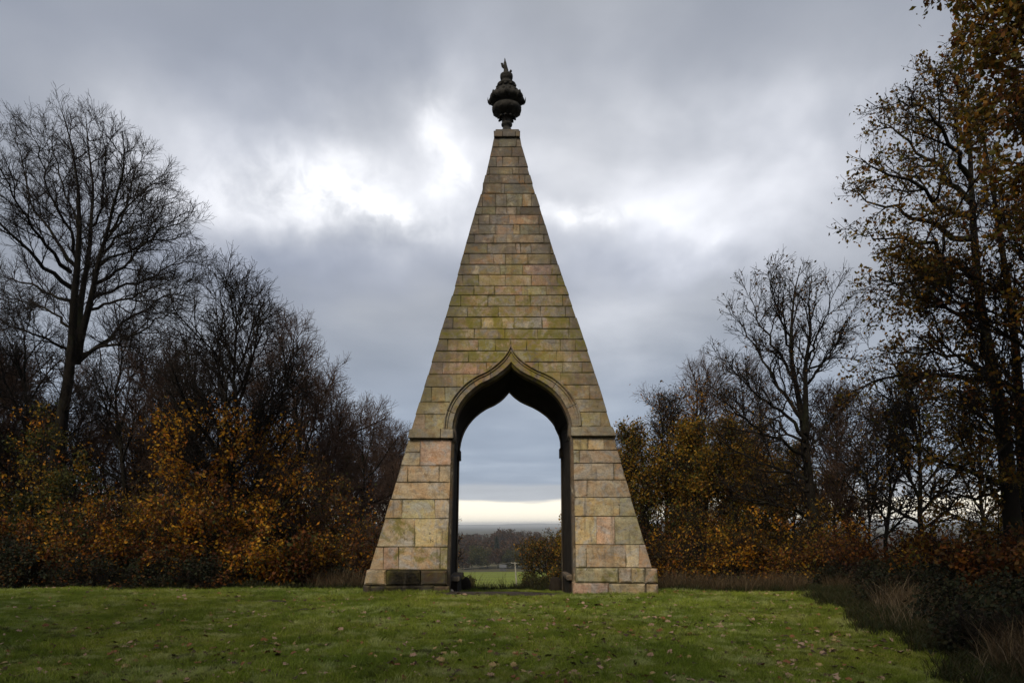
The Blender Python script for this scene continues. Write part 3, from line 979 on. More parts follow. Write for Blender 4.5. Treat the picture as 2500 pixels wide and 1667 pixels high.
# far plinths and flank plinths: plain courses running back
def plinth_back(pxs, name='plinth_return'):
    a, b_, c, d = pxs
    fr = [F(*p, 0.0, PY + 0.45, 0.0) for p in (a, b_, c, d)]
    bk = [np.array((v[0], Y_F + T_B + 0.1, v[2])) for v in fr]
    o = bevel_ob(mlink(name, *box8(fr, bk), [M_STONE]), 0.03)
    o.color = (0.20, 0.16, 0.11, 0.35)
plinth_back((z4((95, 1317)), z4((790, 1317)), z4((790, 1600)), z4((70, 1600))))
plinth_back((z5((735, 1297)), z5((1425, 1299)), z5((1430, 1610)), z5((735, 1610))))

# archivolt of moulded voussoirs
N_ARC = 61
def arch_ring(side):
    return smooth_curve(arch_out[side], N_ARC, 1), smooth_curve(arch_in[side], N_ARC, 1)


PROF = [(0.0, 0.0), (0.0, 0.075), (0.05, 0.105), (0.13, 0.105), (0.20, 0.078), (0.235, 0.05), (0.30, 0.05), (0.32, 0.068), (0.40, 0.068), (0.43, 0.035), (0.97, 0.035), (1.0, 0.02), (1.0, -0.25)]


def voussoir(side, t0, t1, color, moss=0.1):
    o, i = arch_ring(side)
    k0, k1 = int(round(t0 * (N_ARC - 1))), int(round(t1 * (N_ARC - 1)))
    vs, fs = [], []
    ks = list(range(k0, k1 + 1)); P = len(PROF)
    for q, k in enumerate(ks):
        ff = k
        po, pi = o[k], i[k]
        if q == 0 and t0 > 0:
            po = po * 0.84 + o[k + 1] * 0.16; pi = pi * 0.84 + i[k + 1] * 0.16
        if q == len(ks) - 1 and t1 < 1:
            po = po * 0.84 + o[k - 1] * 0.16; pi = pi * 0.84 + i[k - 1] * 0.16
        for s_, h in PROF:
            p = po * (1 - s_) + pi * s_
            vs.append(F(p[0], p[1], h))
    for a in range(len(ks) - 1):
        for b_ in range(P - 1):
            f = (a * P + b_, a * P + b_ + 1, (a + 1) * P + b_ + 1, (a + 1) * P + b_)
            fs.append(f if side == 'R' else f[::-1])
    fs.append(tuple(range(P))); fs.append(tuple(range((len(ks) - 1) * P, len(ks) * P)))
    ob = mlink('voussoir', vs, fs, [M_STONE])
    ob.color = (*color, moss)
    return ob


for sd, cuts, cc in (('R', [0, .27, .53, .80, 1.0], [(.27, .215, .165), (.28, .225, .17), (.34, .275, .19), (.31, .26, .195)]),
                     ('L', [0, .29, .47, .83, 1.0], [(.28, .215, .16), (.32, .235, .165), (.27, .25, .215), (.34, .295, .22)])):
    for a, b_, c in zip(cuts[:-1], cuts[1:], cc):
        voussoir(sd, a, b_, c)

# lining of the passage: jambs, vault, and the frame of the far opening
def passage():
    NP = 72
    def full(l, r): return np.concatenate((resample(l, NP)[::-1], resample(r, NP)[1:]))
    frontL = [tuple(p) for p in smooth_curve(arch_in['L'], 40, 1)] + [z4((884, 36)), z4((884, 118)), z4((866, 122))] + JAMB_L[1:]
    frontR = [tuple(p) for p in smooth_curve(arch_in['R'], 40, 1)] + [z5((650, 14)), z5((652, 98)), z5((670, 102))] + JAMB_R[1:]
    fp = full(frontL, frontR)
    rp = full(REAR_L, REAR_R)
    n = len(fp)
    C0 = np.array([F(p[0], p[1], 0.0) for p in fp])
    CB = np.array([B(p[0], p[1]) for p in rp])
    # inward direction in the picture plane
    def inward(C):
        t = np.gradient(C[:, [0, 2]], axis=0); t /= np.linalg.norm(t, axis=1)[:, None] + 1e-9
        nn = np.stack((t[:, 1], -t[:, 0]), 1)
        return np.stack((nn[:, 0], np.zeros(n), nn[:, 1]), 1)
    w0 = inward(C0)
    yv = np.array((0, 1.0, 0))
    rec = 0.05
    C1 = C0 + w0 * 0.065 + yv * 0.07
    C2 = C1 + yv * 0.38
    C3 = C2 - w0 * 0.09
    wB = inward(CB)
    C5 = CB.copy(); C5[:, 1] -= 0.40
    C4 = C5 - wB * 0.03
    rings = [C0, C1, C2, C3, C4, C5, CB]
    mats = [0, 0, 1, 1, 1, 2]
    vs = np.concatenate(rings)
    fs, mi = [], []
    for k in range(len(rings) - 1):
        for i in range(n - 1):
            fs.append((k * n + i, (k + 1) * n + i, (k + 1) * n + i + 1, k * n + i + 1)); mi.append(mats[k])
    return vs, fs, mi


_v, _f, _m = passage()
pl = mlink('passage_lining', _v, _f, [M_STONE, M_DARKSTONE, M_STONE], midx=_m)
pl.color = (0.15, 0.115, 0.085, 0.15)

# stone seats inside the passage
for sgn, xa, xb in ((-1, (1094, 1408), (1117.5, 1408)), (1, (1373, 1403), (1397, 1403))):
    zt = 0.42
    x0 = -1.72 if sgn < 0 else 1.46
    x1 = -1.42 if sgn < 0 else 1.80
    y0_, y1_ = Y_F + 0.75, Y_F + 2.6
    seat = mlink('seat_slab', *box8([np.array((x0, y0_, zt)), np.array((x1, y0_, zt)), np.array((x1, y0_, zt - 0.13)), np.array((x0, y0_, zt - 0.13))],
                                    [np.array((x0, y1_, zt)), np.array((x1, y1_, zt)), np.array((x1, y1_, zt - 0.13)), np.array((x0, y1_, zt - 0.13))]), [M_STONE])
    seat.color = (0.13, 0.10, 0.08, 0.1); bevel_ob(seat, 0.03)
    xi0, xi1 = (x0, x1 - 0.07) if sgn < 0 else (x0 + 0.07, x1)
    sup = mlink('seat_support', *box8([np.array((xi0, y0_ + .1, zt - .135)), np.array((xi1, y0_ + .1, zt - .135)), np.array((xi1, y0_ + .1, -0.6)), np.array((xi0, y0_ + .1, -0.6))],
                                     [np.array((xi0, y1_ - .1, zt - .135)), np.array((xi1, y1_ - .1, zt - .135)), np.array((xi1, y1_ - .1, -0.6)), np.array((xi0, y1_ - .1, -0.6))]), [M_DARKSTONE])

# impost blocks of the far opening
for pa, pb, sgn in ((z4((946, 232)), z4((956, 318)), -1), (z5((551, 212)), z5((541, 294)), 1)):
    a, b_ = B(*pa), B(*pb)
    xw = a[0]; xin = b_[0]
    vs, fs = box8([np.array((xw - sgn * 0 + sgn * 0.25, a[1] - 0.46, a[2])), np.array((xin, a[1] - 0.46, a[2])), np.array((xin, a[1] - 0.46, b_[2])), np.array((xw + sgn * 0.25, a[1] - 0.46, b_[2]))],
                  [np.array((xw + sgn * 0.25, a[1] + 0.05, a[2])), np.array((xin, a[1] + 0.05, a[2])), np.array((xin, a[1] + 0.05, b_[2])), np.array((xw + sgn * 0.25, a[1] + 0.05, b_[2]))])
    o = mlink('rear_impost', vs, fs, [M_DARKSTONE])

# letters scratched into the left leg
def letter(ch, zp, size, parent, rot=0.0):
    cu = bpy.data.curves.new('carved_letter', 'FONT')
    cu.body = ch; cu.size = size; cu.extrude = 0.0015; cu.align_x = 'CENTER'; cu.align_y = 'CENTER'
    cu.resolution_u = 2
    o = bpy.data.objects.new('tmp', cu); col.objects.link(o)
    dg = bpy.context.evaluated_depsgraph_get(); dg.update()
    me = bpy.data.meshes.new_from_object(o.evaluated_get(dg))
    bpy.data.objects.remove(o)
    me.name = 'carved_letter'
    me.materials.clear(); me.materials.append(M_JOINT)
    p = F(*z4(zp), 0.012)
    R = Matrix.Rotation(math.radians(90) - math.atan(SL), 4, 'X') @ Matrix.Rotation(rot, 4, 'Z')
    me.transform(Matrix.Translation(Vector(p - MO)) @ R)
    k = link('carved_letter', me, None, parent)
    return k


if len(lettered_stones) == 2:
    letter('W', (322, 957), 0.10, lettered_stones[0], 0.1)
    letter('R', (436, 975), 0.12, lettered_stones[0], -0.25)
    letter('H', (452, 1031), 0.13, lettered_stones[0])
    letter('N', (688, 1045), 0.13, lettered_stones[1], 0.1)


# ------------------------------------------------------------------ the urn
def urn():
    slab = F(1237.4, 315.5, 0)
    D = slab[1] + 0.33
    k = D / FPX / 7.128
    drop = float(at(1237.4, 315.5, D)[2] - slab[2]) / k       # foot hidden behind the rim of the slab
    base = np.array((at(1237.4, 315.5, D)[0], D, slab[2]))
    root = empty('stone_urn', base, 'dark carved stone urn standing on the tip of the pyramid', 'urn')
    def zh(y): return (1390 - y + drop) * k
    prof = [(1390 + drop, 150), (1390 + drop - 30, 150), (1390 + drop - 34, 120), (1405, 84), (1388, 72), (1372, 66), (1350, 72), (1335, 92), (1318, 97), (1300, 94), (1285, 78), (1275, 76), (1262, 80), (1235, 84), (1205, 90), (1180, 112), (1155, 160), (1130, 208), (1105, 238), (1085, 250),
            (1060, 256), (1030, 252), (1010, 238), (1000, 215), (990, 196), (972, 192), (962, 210), (950, 244), (930, 275), (900, 298), (880, 302), (850, 290), (815, 264), (790, 240), (768, 226), (748, 216), (742, 196), (735, 176), (722, 166), (700, 146), (672, 138),
            (655, 158), (640, 168), (622, 162), (604, 134), (588, 108), (566, 88), (550, 84), (535, 94), (520, 106), (500, 110), (472, 111), (452, 108), (438, 92), (428, 66), (427, 0)]
    nseg = 48
    vs, fs = [], []
    for y, r in prof:
        for s in range(nseg):
            a = s / nseg * 2 * math.pi
            rr = r * k
            if 1100 < y < 1262: rr *= 1 + 0.035 * math.cos(a * 12)
            if 775 < y < 930: rr *= 1 + 0.03 * math.cos(a * 16)
            vs.append((rr * math.cos(a), rr * math.sin(a), zh(y)))
    for i in range(len(prof) - 1):
        for s in range(nseg):
            s2 = (s + 1) % nseg
            fs.append((i * nseg + s, i * nseg + s2, (i + 1) * nseg + s2, (i + 1) * nseg + s))
    me = mesh_py('urn_body', vs, fs, True)
    link('urn_body', me, M_URN, root)

    # acanthus leaf: a curled tongue with a mid rib
    def leaf_me(name, L, Wd, curl, thick=0.02):
        v, f = [], []
        nu, nv = 7, 5
        for i in range(nu):
            u = i / (nu - 1)
            w = Wd * (0.55 + 0.6 * math.sin(math.pi * min(1, u * 0.9 + 0.1))) * (1 - 0.55 * u ** 4) * (1 + 0.12 * math.cos(i * math.pi))
            th = curl * u ** 1.6
            r = L * u * math.cos(th * 0.5); h = L * u * math.sin(th * 0.5)
            for j in range(nv):
                q = j / (nv - 1) * 2 - 1
                bump = 0.02 * (1 - abs(q)) - 0.012 * abs(q)
                v.append((r, q * w / 2, h + bump))
        n0 = len(v)
        for p in list(v): v.append((p[0] - 0.004, p[1] * 0.96, p[2] - thick))
        for i in range(nu - 1):
            for j in range(nv - 1):
                a = i * nv + j
                f.append((a, a + nv, a + nv + 1, a + 1)); f.append((n0 + a, n0 + a + 1, n0 + a + nv + 1, n0 + a + nv))
        rim = [i for i in range(nv)] + [i * nv + nv - 1 for i in range(1, nu)] + [(nu - 1) * nv + j for j in range(nv - 2, -1, -1)] + [i * nv for i in range(nu - 2, 0, -1)]
        for a, b_ in zip(rim, rim[1:] + rim[:1]): f.append((a, b_, n0 + b_, n0 + a))
        m_ = mesh_py(name, v, f, True); m_.materials.append(M_URN)
        return m_
    def ring(me, n, r, y, pitch, phase, skip=()):
        for q in range(n):
            if q in skip: continue
            a = (q + phase) / n * 2 * math.pi
            o = bpy.data.objects.new(me.name, me); col.objects.link(o); o.parent = root
            o.matrix_local = Matrix.Translation((r * k * math.cos(a), r * k * math.sin(a), zh(y))) @ Matrix.Rotation(a, 4, 'Z') @ Matrix.Rotation(pitch, 4, 'Y')
    ring(leaf_me('drooping_leaf', 0.12, 0.09, -0.5), 10, 96, 1180, math.radians(8), 0.25)
    ring(leaf_me('corner_leaf', 0.19, 0.13, 1.35, 0.03), 8, 262, 935, math.radians(-18), 0.0)
    ring(leaf_me('shoulder_leaf', 0.12, 0.10, -0.5, 0.02), 10, 128, 640, math.radians(24), 0.3)
    # carved bosses on bowl
    def boss():
        v, f = [], []
        for i in range(5):
            th = i / 4 * math.pi / 2
            for s in range(8):
                a = s / 8 * 2 * math.pi
                rr = 0.034 * math.cos(th) * (1 + 0.2 * math.cos(4 * a))
                v.append((0.028 * math.sin(th), rr * math.cos(a), rr * math.sin(a)))
        for i in range(4):
            for s in range(8):
                f.append((i * 8 + s, i * 8 + (s + 1) % 8, (i + 1) * 8 + (s + 1) % 8, (i + 1) * 8 + s))
        m_ = mesh_py('carved_boss', v, f, True); m_.materials.append(M_URN); return m_
    bm_ = boss()
    ring(bm_, 8, 238, 1090, 0.0, 0.5)
    ring(bm_, 16, 262, 810, math.radians(-25), 0.5)
    # broken finial: a leaning spike with two stumps
    def spike():
        pts = [((620 - 612), 430, 52), (-2, 400, 46), (-4, 350, 38), (-8, 300, 30), (-12, 250, 24), (-14, 230, 22), (-15, 215, 15), (-18, 180, 10), (-20, 156, 4)]
        v, f = [], []
        for i, (dx, y, r) in enumerate(pts):
            for s in range(10):
                a = s / 10 * 2 * math.pi
                r2 = r * k * (1 + 0.12 * math.sin(3 * a + i))
                v.append(((dx - 8) * k * 1.0 + r2 * math.cos(a), r2 * math.sin(a), zh(y)))
        for i in range(len(pts) - 1):
            for s in range(10):
                f.append((i * 10 + s, i * 10 + (s + 1) % 10, (i + 1) * 10 + (s + 1) % 10, (i + 1) * 10 + s))
        f.append(tuple(range(len(v) - 10, len(v))))
        return v, f
    v, f = spike()
    link('broken_spike', mesh_py('broken_spike', v, f, True), M_URN, root)
    def stump(path, name='broken_stump'):
        v, f = [], []
        for i, (x_, y_, r) in enumerate(path):
            for s in range(7):
                a = s / 7 * 2 * math.pi
                r2 = r * k * (1 + 0.25 * math.sin(2 * a + i * 1.7))
                v.append(((x_ - 620) * k + r2 * math.cos(a), r2 * math.sin(a), zh(y_) + 0.3 * r2 * math.sin(a + i)))
        for i in range(len(path) - 1):
            for s in range(7):
                f.append((i * 7 + s, i * 7 + (s + 1) % 7, (i + 1) * 7 + (s + 1) % 7, (i + 1) * 7 + s))
        f.append(tuple(range(len(v) - 7, len(v))))
        link(name, mesh_py(name, v, f, True), M_URN, root)
    stump([(600, 350, 18), (580, 330, 18), (562, 300, 24), (548, 275, 26), (545, 255, 22), (556, 243, 10)])
    stump([(640, 425, 22), (668, 410, 26), (690, 398, 30), (696, 380, 24), (698, 364, 10)])
    return root


urn()


# ------------------------------------------------------------------ loose stones at the foot
def gz_(x, y): return float(ground_z(x, y))


def boulder(name, loc, size, label, mat, seed=0):
    bm_v, fs = [], []
    nu, nv = 12, 9
    for i in range(nv):
        th = math.pi * i / (nv - 1)
        for j in range(nu):
            a = 2 * math.pi * j / nu
            d = np.array((math.sin(th) * math.cos(a), math.sin(th) * math.sin(a), math.cos(th)))
            r = 1 + 0.22 * mnoise.noise(Vector(d * 1.4) + Vector((seed * 3.1, 0, 0))) + 0.08 * mnoise.noise(Vector(d * 3.5))
            bm_v.append(d * r * np.array(size))
    for i in range(nv - 1):
        for j in range(nu):
            fs.append((i * nu + j, (i + 1) * nu + j, (i + 1) * nu + (j + 1) % nu, i * nu + (j + 1) % nu))
    o = link(name, mesh_py(name, bm_v, fs, True), mat, None, loc)
    tag(o, label, 'stone', 'loose stones at the foot of the arch')
    return o


p = at(1136, 1428, 23.2); boulder('boulder', (p[0], 23.2, -0.18), (0.20, 0.22, 0.34), 'dark rounded guard stone behind the left jamb of the archway', M_DARKSTONE, 1)
p = at(1357, 1428, 23.3); boulder('boulder', (p[0], 23.3, -0.20), (0.22, 0.24, 0.36), 'dark rounded guard stone behind the right jamb of the archway', M_DARKSTONE, 2)
p = at(1106, 1442, 19.9); o = boulder('boulder', (p[0], 19.3, 0.03), (0.075, 0.10, 0.10), 'small pale stone lying at the inner foot of the left leg', M_STONE, 3)
o.color = (0.5, 0.46, 0.40, 0.0)


p = at(668, 1474, 16.7); o = boulder('earth_patch', (p[0], 16.7, gz_(p[0], 16.7)), (0.34, 0.20, 0.065), 'larger dark patch of scuffed earth in the lawn left of the pyramid', M_SOIL, 5); o['category'] = 'earth patch'; o['group'] = 'scuffed earth in the lawn'
p = at(741, 1494, 15.1); o = boulder('earth_patch', (p[0], 15.1, gz_(p[0], 15.1)), (0.16, 0.12, 0.055), 'smaller dark patch of scuffed earth nearer the viewer in the left lawn', M_SOIL, 6); o['category'] = 'earth patch'; o['group'] = 'scuffed earth in the lawn'


# ------------------------------------------------------------------ trees
def unit(v):
    return v / (np.linalg.norm(v, axis=-1, keepdims=True) + 1e-9)


def tubes(P, R, sides):
    """P (n,m,3), R (n,m) -> verts, quads"""
    n, m, _ = P.shape
    T = np.empty_like(P)
    T[:, 1:-1] = P[:, 2:] - P[:, :-2]; T[:, 0] = P[:, 1] - P[:, 0]; T[:, -1] = P[:, -1] - P[:, -2]
    T = unit(T)
    d0 = unit(P[:, -1] - P[:, 0])
    ref = np.where(np.abs(d0[:, 2:3]) > 0.8, np.array((1.0, 0.13, 0))[None], np.array((0.1, 0.05, 1.0))[None])
    U = unit(np.cross(T, ref[:, None, :])); V = np.cross(T, U)
    a = np.arange(sides) / sides * 2 * np.pi
    ring = P[:, :, None, :] + R[:, :, None, None] * (np.cos(a)[None, None, :, None] * U[:, :, None, :] + np.sin(a)[None, None, :, None] * V[:, :, None, :])
    verts = ring.reshape(-1, 3)
    i, j, s = np.meshgrid(np.arange(n), np.arange(m - 1), np.arange(sides), indexing='ij')
    b0 = i * m * sides + j * sides
    s2 = (s + 1) % sides
    q = np.stack((b0 + s, b0 + s2, b0 + sides + s2, b0 + sides + s), -1).reshape(-1, 4)
    return verts, q


def join_tubes(lst):
    vs, qs, off = [], [], 0
    for P, R, sd in lst:
        if len(P) == 0: continue
        v, q = tubes(P, R, sd)
        vs.append(v); qs.append(q + off); off += len(v)
    return np.concatenate(vs), np.concatenate(qs)


def sprout(P, R, lv, r):
    """children of the branches P,R. lv: per (number per branch), t0,t1, len(lo,hi), ang(mean,sd), up, wig, m, r0 (max radius), rt (tip radius), flat"""
    n, m, _ = P.shape
    per = lv['per']
    plen = np.linalg.norm(np.diff(P, axis=1), axis=2).sum(1)
    if lv.get('bylen', True):
        cnt = np.maximum(1, np.round(per * plen / max(plen.mean(), 1e-6) + r.uniform(-0.5, 0.5, n))).astype(int)
    else:
        cnt = np.full(n, per, dtype=int)
    idx = np.repeat(np.arange(n), cnt)
    N = len(idx)
    first = np.concatenate(([0], np.cumsum(cnt)[:-1]))
    k = np.arange(N) - first[idx]
    t = lv['t0'] + (lv['t1'] - lv['t0']) * (k + r.uniform(0.1, 0.9, N)) / cnt[idx]
    f = t * (m - 1); i0 = np.minimum(f.astype(int), m - 2); w = (f - i0)[:, None]
    base = P[idx, i0] * (1 - w) + P[idx, i0 + 1] * w
    T = unit(P[idx, i0 + 1] - P[idx, i0])
    rad = R[idx, i0] * (1 - w[:, 0]) + R[idx, i0 + 1] * w[:, 0]
    ref = np.where(np.abs(T[:, 2:3]) > 0.9, np.array((1.0, 0, 0))[None], np.array((0, 0, 1.0))[None])
    U = unit(np.cross(T, ref)); V = np.cross(T, U)
    az = k * 2.39996 + r.uniform(0, 6.28, n)[idx] + r.normal(0, 0.4, N)
    ang = np.radians(r.normal(lv['ang'][0], lv['ang'][1], N))
    if 'ang_top' in lv:
        ang = np.radians(lv['ang'][0] + (lv['ang_top'] - lv['ang'][0]) * (t - lv['t0']) / (lv['t1'] - lv['t0'] + 1e-6) + r.normal(0, lv['ang'][1], N))
    d = np.cos(ang)[:, None] * T + np.sin(ang)[:, None] * (np.cos(az)[:, None] * U + np.sin(az)[:, None] * V)
    d[:, 2] += lv.get('up', 0.0)
    d = unit(d)
    L = r.uniform(lv['len'][0], lv['len'][1], N)
    tt = (t - lv['t0']) / (lv['t1'] - lv['t0'] + 1e-6)
    sh = lv.get('shape', 'tip')
    if sh == 'tip': L = L * (1.0 - 0.6 * tt)
    elif sh == 'round': L = L * np.clip(np.sin(np.pi * (0.22 + 0.70 * tt)), 0.25, 1)
    elif sh == 'cone': L = L * (1.05 - 0.85 * tt)
    elif sh == 'vase': L = L * (0.75 + 0.3 * np.sin(np.pi * tt) - 0.25 * tt)
    mm = lv['m']
    Q = np.empty((N, mm, 3)); Q[:, 0] = base
    step = (L / (mm - 1))[:, None]
    for a in range(1, mm):
        if a > 1:
            d = d + r.normal(0, lv['wig'], (N, 3))
            d[:, 2] += lv.get('curl', 0.0)
            d = unit(d)
        Q[:, a] = Q[:, a - 1] + d * step
    r0 = np.minimum(rad * 0.72, lv['r0'])
    s = np.linspace(0, 1, mm)[None]
    RR = r0[:, None] * (1 - s) ** 0.8 + lv['rt'] * s
    RR = np.maximum(RR, lv['rt'])
    return Q, RR


def leaf_cloud(pos, size, r, droop=0.3, jit=0.55):
    n = len(pos)
    s = size * r.uniform(1 - jit, 1 + jit, n)[:, None]
    d = unit(r.normal(0, 1, (n, 3)) + np.array((0, 0, -droop)))
    q = unit(np.cross(d, r.normal(0, 1, (n, 3))))
    nn = np.cross(d, q)
    v = np.empty((n, 4, 3))
    v[:, 0] = pos
    v[:, 1] = pos + s * (0.5 * d + 0.32 * q + 0.10 * nn)
    v[:, 2] = pos + s * d
    v[:, 3] = pos + s * (0.5 * d - 0.32 * q + 0.10 * nn)
    b0 = np.arange(n)[:, None] * 4
    f = np.concatenate((b0 + np.array((0, 1, 2))[None], b0 + np.array((0, 2, 3))[None]))
    return v.reshape(-1, 3), f


def leaves_on(P, per, spread, r, keep=None):
    n, m, _ = P.shape
    k = r.poisson(per, n) if per < 60 else np.full(n, int(per))
    idx = np.repeat(np.arange(n), k)
    t = r.uniform(0.15, 1.0, len(idx)) * (m - 1)
    i0 = np.minimum(t.astype(int), m - 2); w = (t - i0)[:, None]
    p = P[idx, i0] * (1 - w) + P[idx, i0 + 1] * w + r.normal(0, spread, (len(idx), 3))
    if keep is not None:
        p = p[r.uniform(0, 1, len(p)) < keep(p)]
    return p


def clump(scale, lo, hi, seed):
    """random sprays: leaves stay on in some places and have fallen in others"""
    def f(p):
        o = Vector((seed * 7.3, seed * 1.9, 0))
        return np.array([min(1.0, max(0.0, (mnoise.noise(Vector(q) * scale + o) * 0.5 + 0.5 - lo) / (hi - lo))) for q in p])
    return f


def poly3(pts, m):
    return smooth_curve(pts, m, 1)


def tree(name, label, cat, group, base, stems, limbs, levels, mats, seed, leaf=None, scale_twig=1.0):
    """stems/limbs: list of (points, r0, r1); limbs may be [] (then levels[0] grows on the stems)"""
    r = np.random.default_rng(seed)
    base = np.array(base, dtype=float)
    root = empty(name, base, label, cat, group)
    M0 = 14
    SPm = np.array([poly3(p, M0) for p, a, b_ in stems]) - base
    SRm = np.array([a + (b_ - a) * np.linspace(0, 1, M0) ** 0.85 for p, a, b_ in stems])
    if len(stems):
        SRm[:, 0] *= 1.25
    wood = [(SPm, SRm, 9)]
    if limbs:
        LP = np.array([poly3(p, M0) for p, a, b_ in limbs]) - base
        jit = r.normal(0, 0.05, LP.shape); jit[:, 0] = 0
        LP = LP + jit
        LR = np.array([a + (b_ - a) * np.linspace(0, 1, M0) ** 0.8 for p, a, b_ in limbs])
        wood.append((LP, LR, 6))
        P = np.concatenate((SPm, LP)); R = np.concatenate((SRm, LR))
    else:
        P, R = SPm, SRm
    twigs = []
    last = None
    for li, lv in enumerate(levels):
        Q, RR = sprout(P, R, lv, r)
        if 'clip' in lv:
            kk = lv['clip'](Q + base); Q, RR = Q[kk], RR[kk]
        sd = lv.get('sides', 3)
        if li == 0 and not limbs: wood.append((Q, RR, max(sd, 5)))
        else: twigs.append((Q, RR, sd))
        P, R = Q, RR
        last = Q
    bark, twm, lm = mats
    v, q = join_tubes(wood)
    link('trunk', mesh_np('trunk', v, [q], smooth=True), bark, root)
    if twigs:
        v, q = join_tubes(twigs)
        link('branches', mesh_np('branches', v, [q], smooth=True), twm, root)
    if leaf:
        specs = leaf if isinstance(leaf, list) else [leaf]
        for sp_ in specs:
            src = last if sp_.get('on', -1) == -1 else twigs[sp_['on']][0]
            pp = leaves_on(src, sp_['per'], sp_['spread'], r, sp_.get('keep'))
            if 'zmax' in sp_:
                pr = np.clip((sp_['zmax'] - pp[:, 2]) / sp_.get('zsoft', 2.0), 0, 1)
                pp = pp[r.uniform(0, 1, len(pp)) < pr]
            if 'zmin' in sp_:
                pp = pp[pp[:, 2] > sp_['zmin']]
            if 'most' in sp_ and len(pp) > sp_['most']:
                pp = pp[r.permutation(len(pp))[:sp_['most']]]
            if len(pp):
                v, f = leaf_cloud(pp, sp_['size'], r, sp_.get('droop', 0.3))
                link('foliage', mesh_np('foliage', v, [f]), sp_.get('mat', lm), root)
    return root


def copy_tree(src, loc, rz, sc, label=None, group=None):
    c = src.copy(); col.objects.link(c)
    c.location = loc; c.rotation_euler = (0, 0, rz); c.scale = (sc, sc, sc)
    if label: c['label'] = label
    if group: c['group'] = group
    for ch in list(src.children):
        k = ch.copy(); col.objects.link(k); k.parent = c
    return c


def gz(x, y): return float(ground_z(x, y))


def zl(zf_pts, d0, d1):
    """picture polyline at a depth running from d0 to d1"""
    n = len(zf_pts)
    return [at(p[0], p[1], d0 + (d1 - d0) * i / max(1, n - 1)) for i, p in enumerate(zf_pts)]


def zz7(*pts): return [(p[0] / 2.0107, 180 + p[1] / 2.0107 + 46 * max(0.0, 1 - p[1] / 1300)) for p in pts]


def big_left_beech():
    D = 28.0
    b0 = at(118, 1400, D); base = (b0[0], D, gz(b0[0], D))
    low = [(base[0] - 0.1, D, base[2] - 0.3)]
    st = [
        (low + zl([(140, 1080), (160, 960), (178, 890)] + zz7((365, 1300), (350, 1100), (355, 1000), (390, 900), (400, 780), (400, 600), (375, 480), (380, 330), (350, 200), (300, 80)), D, D - 1.5), 0.37, 0.010),
        (zl(zz7((372, 1420), (385, 1250), (400, 1050), (425, 930), (450, 830), (440, 680), (470, 520), (440, 380), (430, 250), (420, 100)), D, D + 2.5), 0.15, 0.010),
        (zl(zz7((378, 1400), (400, 1270), (440, 1130), (470, 980), (485, 850), (540, 740), (545, 600), (600, 480), (620, 350), (600, 200)), D, D - 2.5), 0.15, 0.010)]
    lb = [
        (zz7((350, 1030), (290, 980), (220, 930), (160, 860), (80, 760), (20, 700), (-80, 560), (-140, 400)), -3, 0.16),
        (zz7((385, 930), (330, 870), (270, 800), (240, 700), (150, 620), (130, 480), (100, 330), (50, 190)), 2, 0.14),
        (zz7((380, 890), (360, 830), (340, 700), (290, 640), (230, 500), (200, 350), (140, 170)), -2, 0.12),
        (zz7((400, 800), (380, 700), (330, 560), (290, 400), (230, 230), (210, 130)), 3, 0.10),
        (zz7((468, 1010), (560, 960), (650, 870), (740, 760), (850, 700), (940, 705)), -3, 0.12),
        (zz7((445, 1100), (540, 1040), (640, 1010), (740, 1000), (820, 920), (920, 880), (1020, 920)), 3, 0.12),
        (zz7((430, 1150), (560, 1090), (680, 1070), (800, 1000), (900, 960)), -4, 0.10),
        (zz7((380, 1420), (450, 1370), (520, 1310), (600, 1210), (700, 1150), (850, 1050), (1010, 940)), 1.5, 0.14),
        (zz7((485, 860), (560, 800), (640, 720), (700, 640), (780, 560), (860, 540)), 2, 0.10),
        (zz7((540, 740), (620, 610), (660, 550), (750, 500), (810, 420)), -1, 0.09),
        (zz7((500, 830), (590, 700), (640, 560), (650, 420), (720, 280)), 3, 0.09),
        (zz7((440, 760), (500, 640), (520, 480), (520, 300), (490, 130)), -3, 0.08),
        (zz7((350, 1100), (270, 1090), (200, 1030), (100, 1000), (0, 960), (-100, 900)), 3, 0.12),
        (zz7((345, 1350), (270, 1330), (180, 1270), (60, 1230), (-60, 1170)), -2, 0.11),
        (zz7((355, 1250), (250, 1160), (150, 1120), (40, 1100), (-80, 1040)), 3, 0.10),
        (zz7((395, 1380), (520, 1330), (650, 1290), (760, 1200), (870, 1160)), -4, 0.12),
        (zz7((350, 950), (250, 850), (150, 700), (60, 560), (-10, 400), (-40, 260)), -4, 0.13),
        (zz7((470, 930), (580, 850), (700, 800), (800, 700), (900, 640)), 4, 0.10)]
    limbs = [(zl(p, D, D + dd), r0 * .62, 0.008) for p, dd, r0 in lb]
    lv = [dict(per=15, t0=.18, t1=.99, len=(.9, 2.3), ang=(38, 11), up=.12, wig=.15, curl=.03, m=7, r0=.026, rt=.007, sides=4),
          dict(per=12, t0=.12, t1=1.0, len=(.45, 1.15), ang=(36, 12), up=.10, wig=.18, curl=.03, m=5, r0=.0105, rt=.0048),
          dict(per=6, t0=.15, t1=1.0, len=(.22, .6), ang=(36, 12), up=.08, wig=.18, curl=.03, m=4, r0=.0062, rt=.0040)]
    tree('bare_beech', 'huge bare many-stemmed tree rising above the left wood', 'tree', None, base, st, limbs, lv, (M_BARK, M_TWIG, L_ORANGE), 11)


big_left_beech()


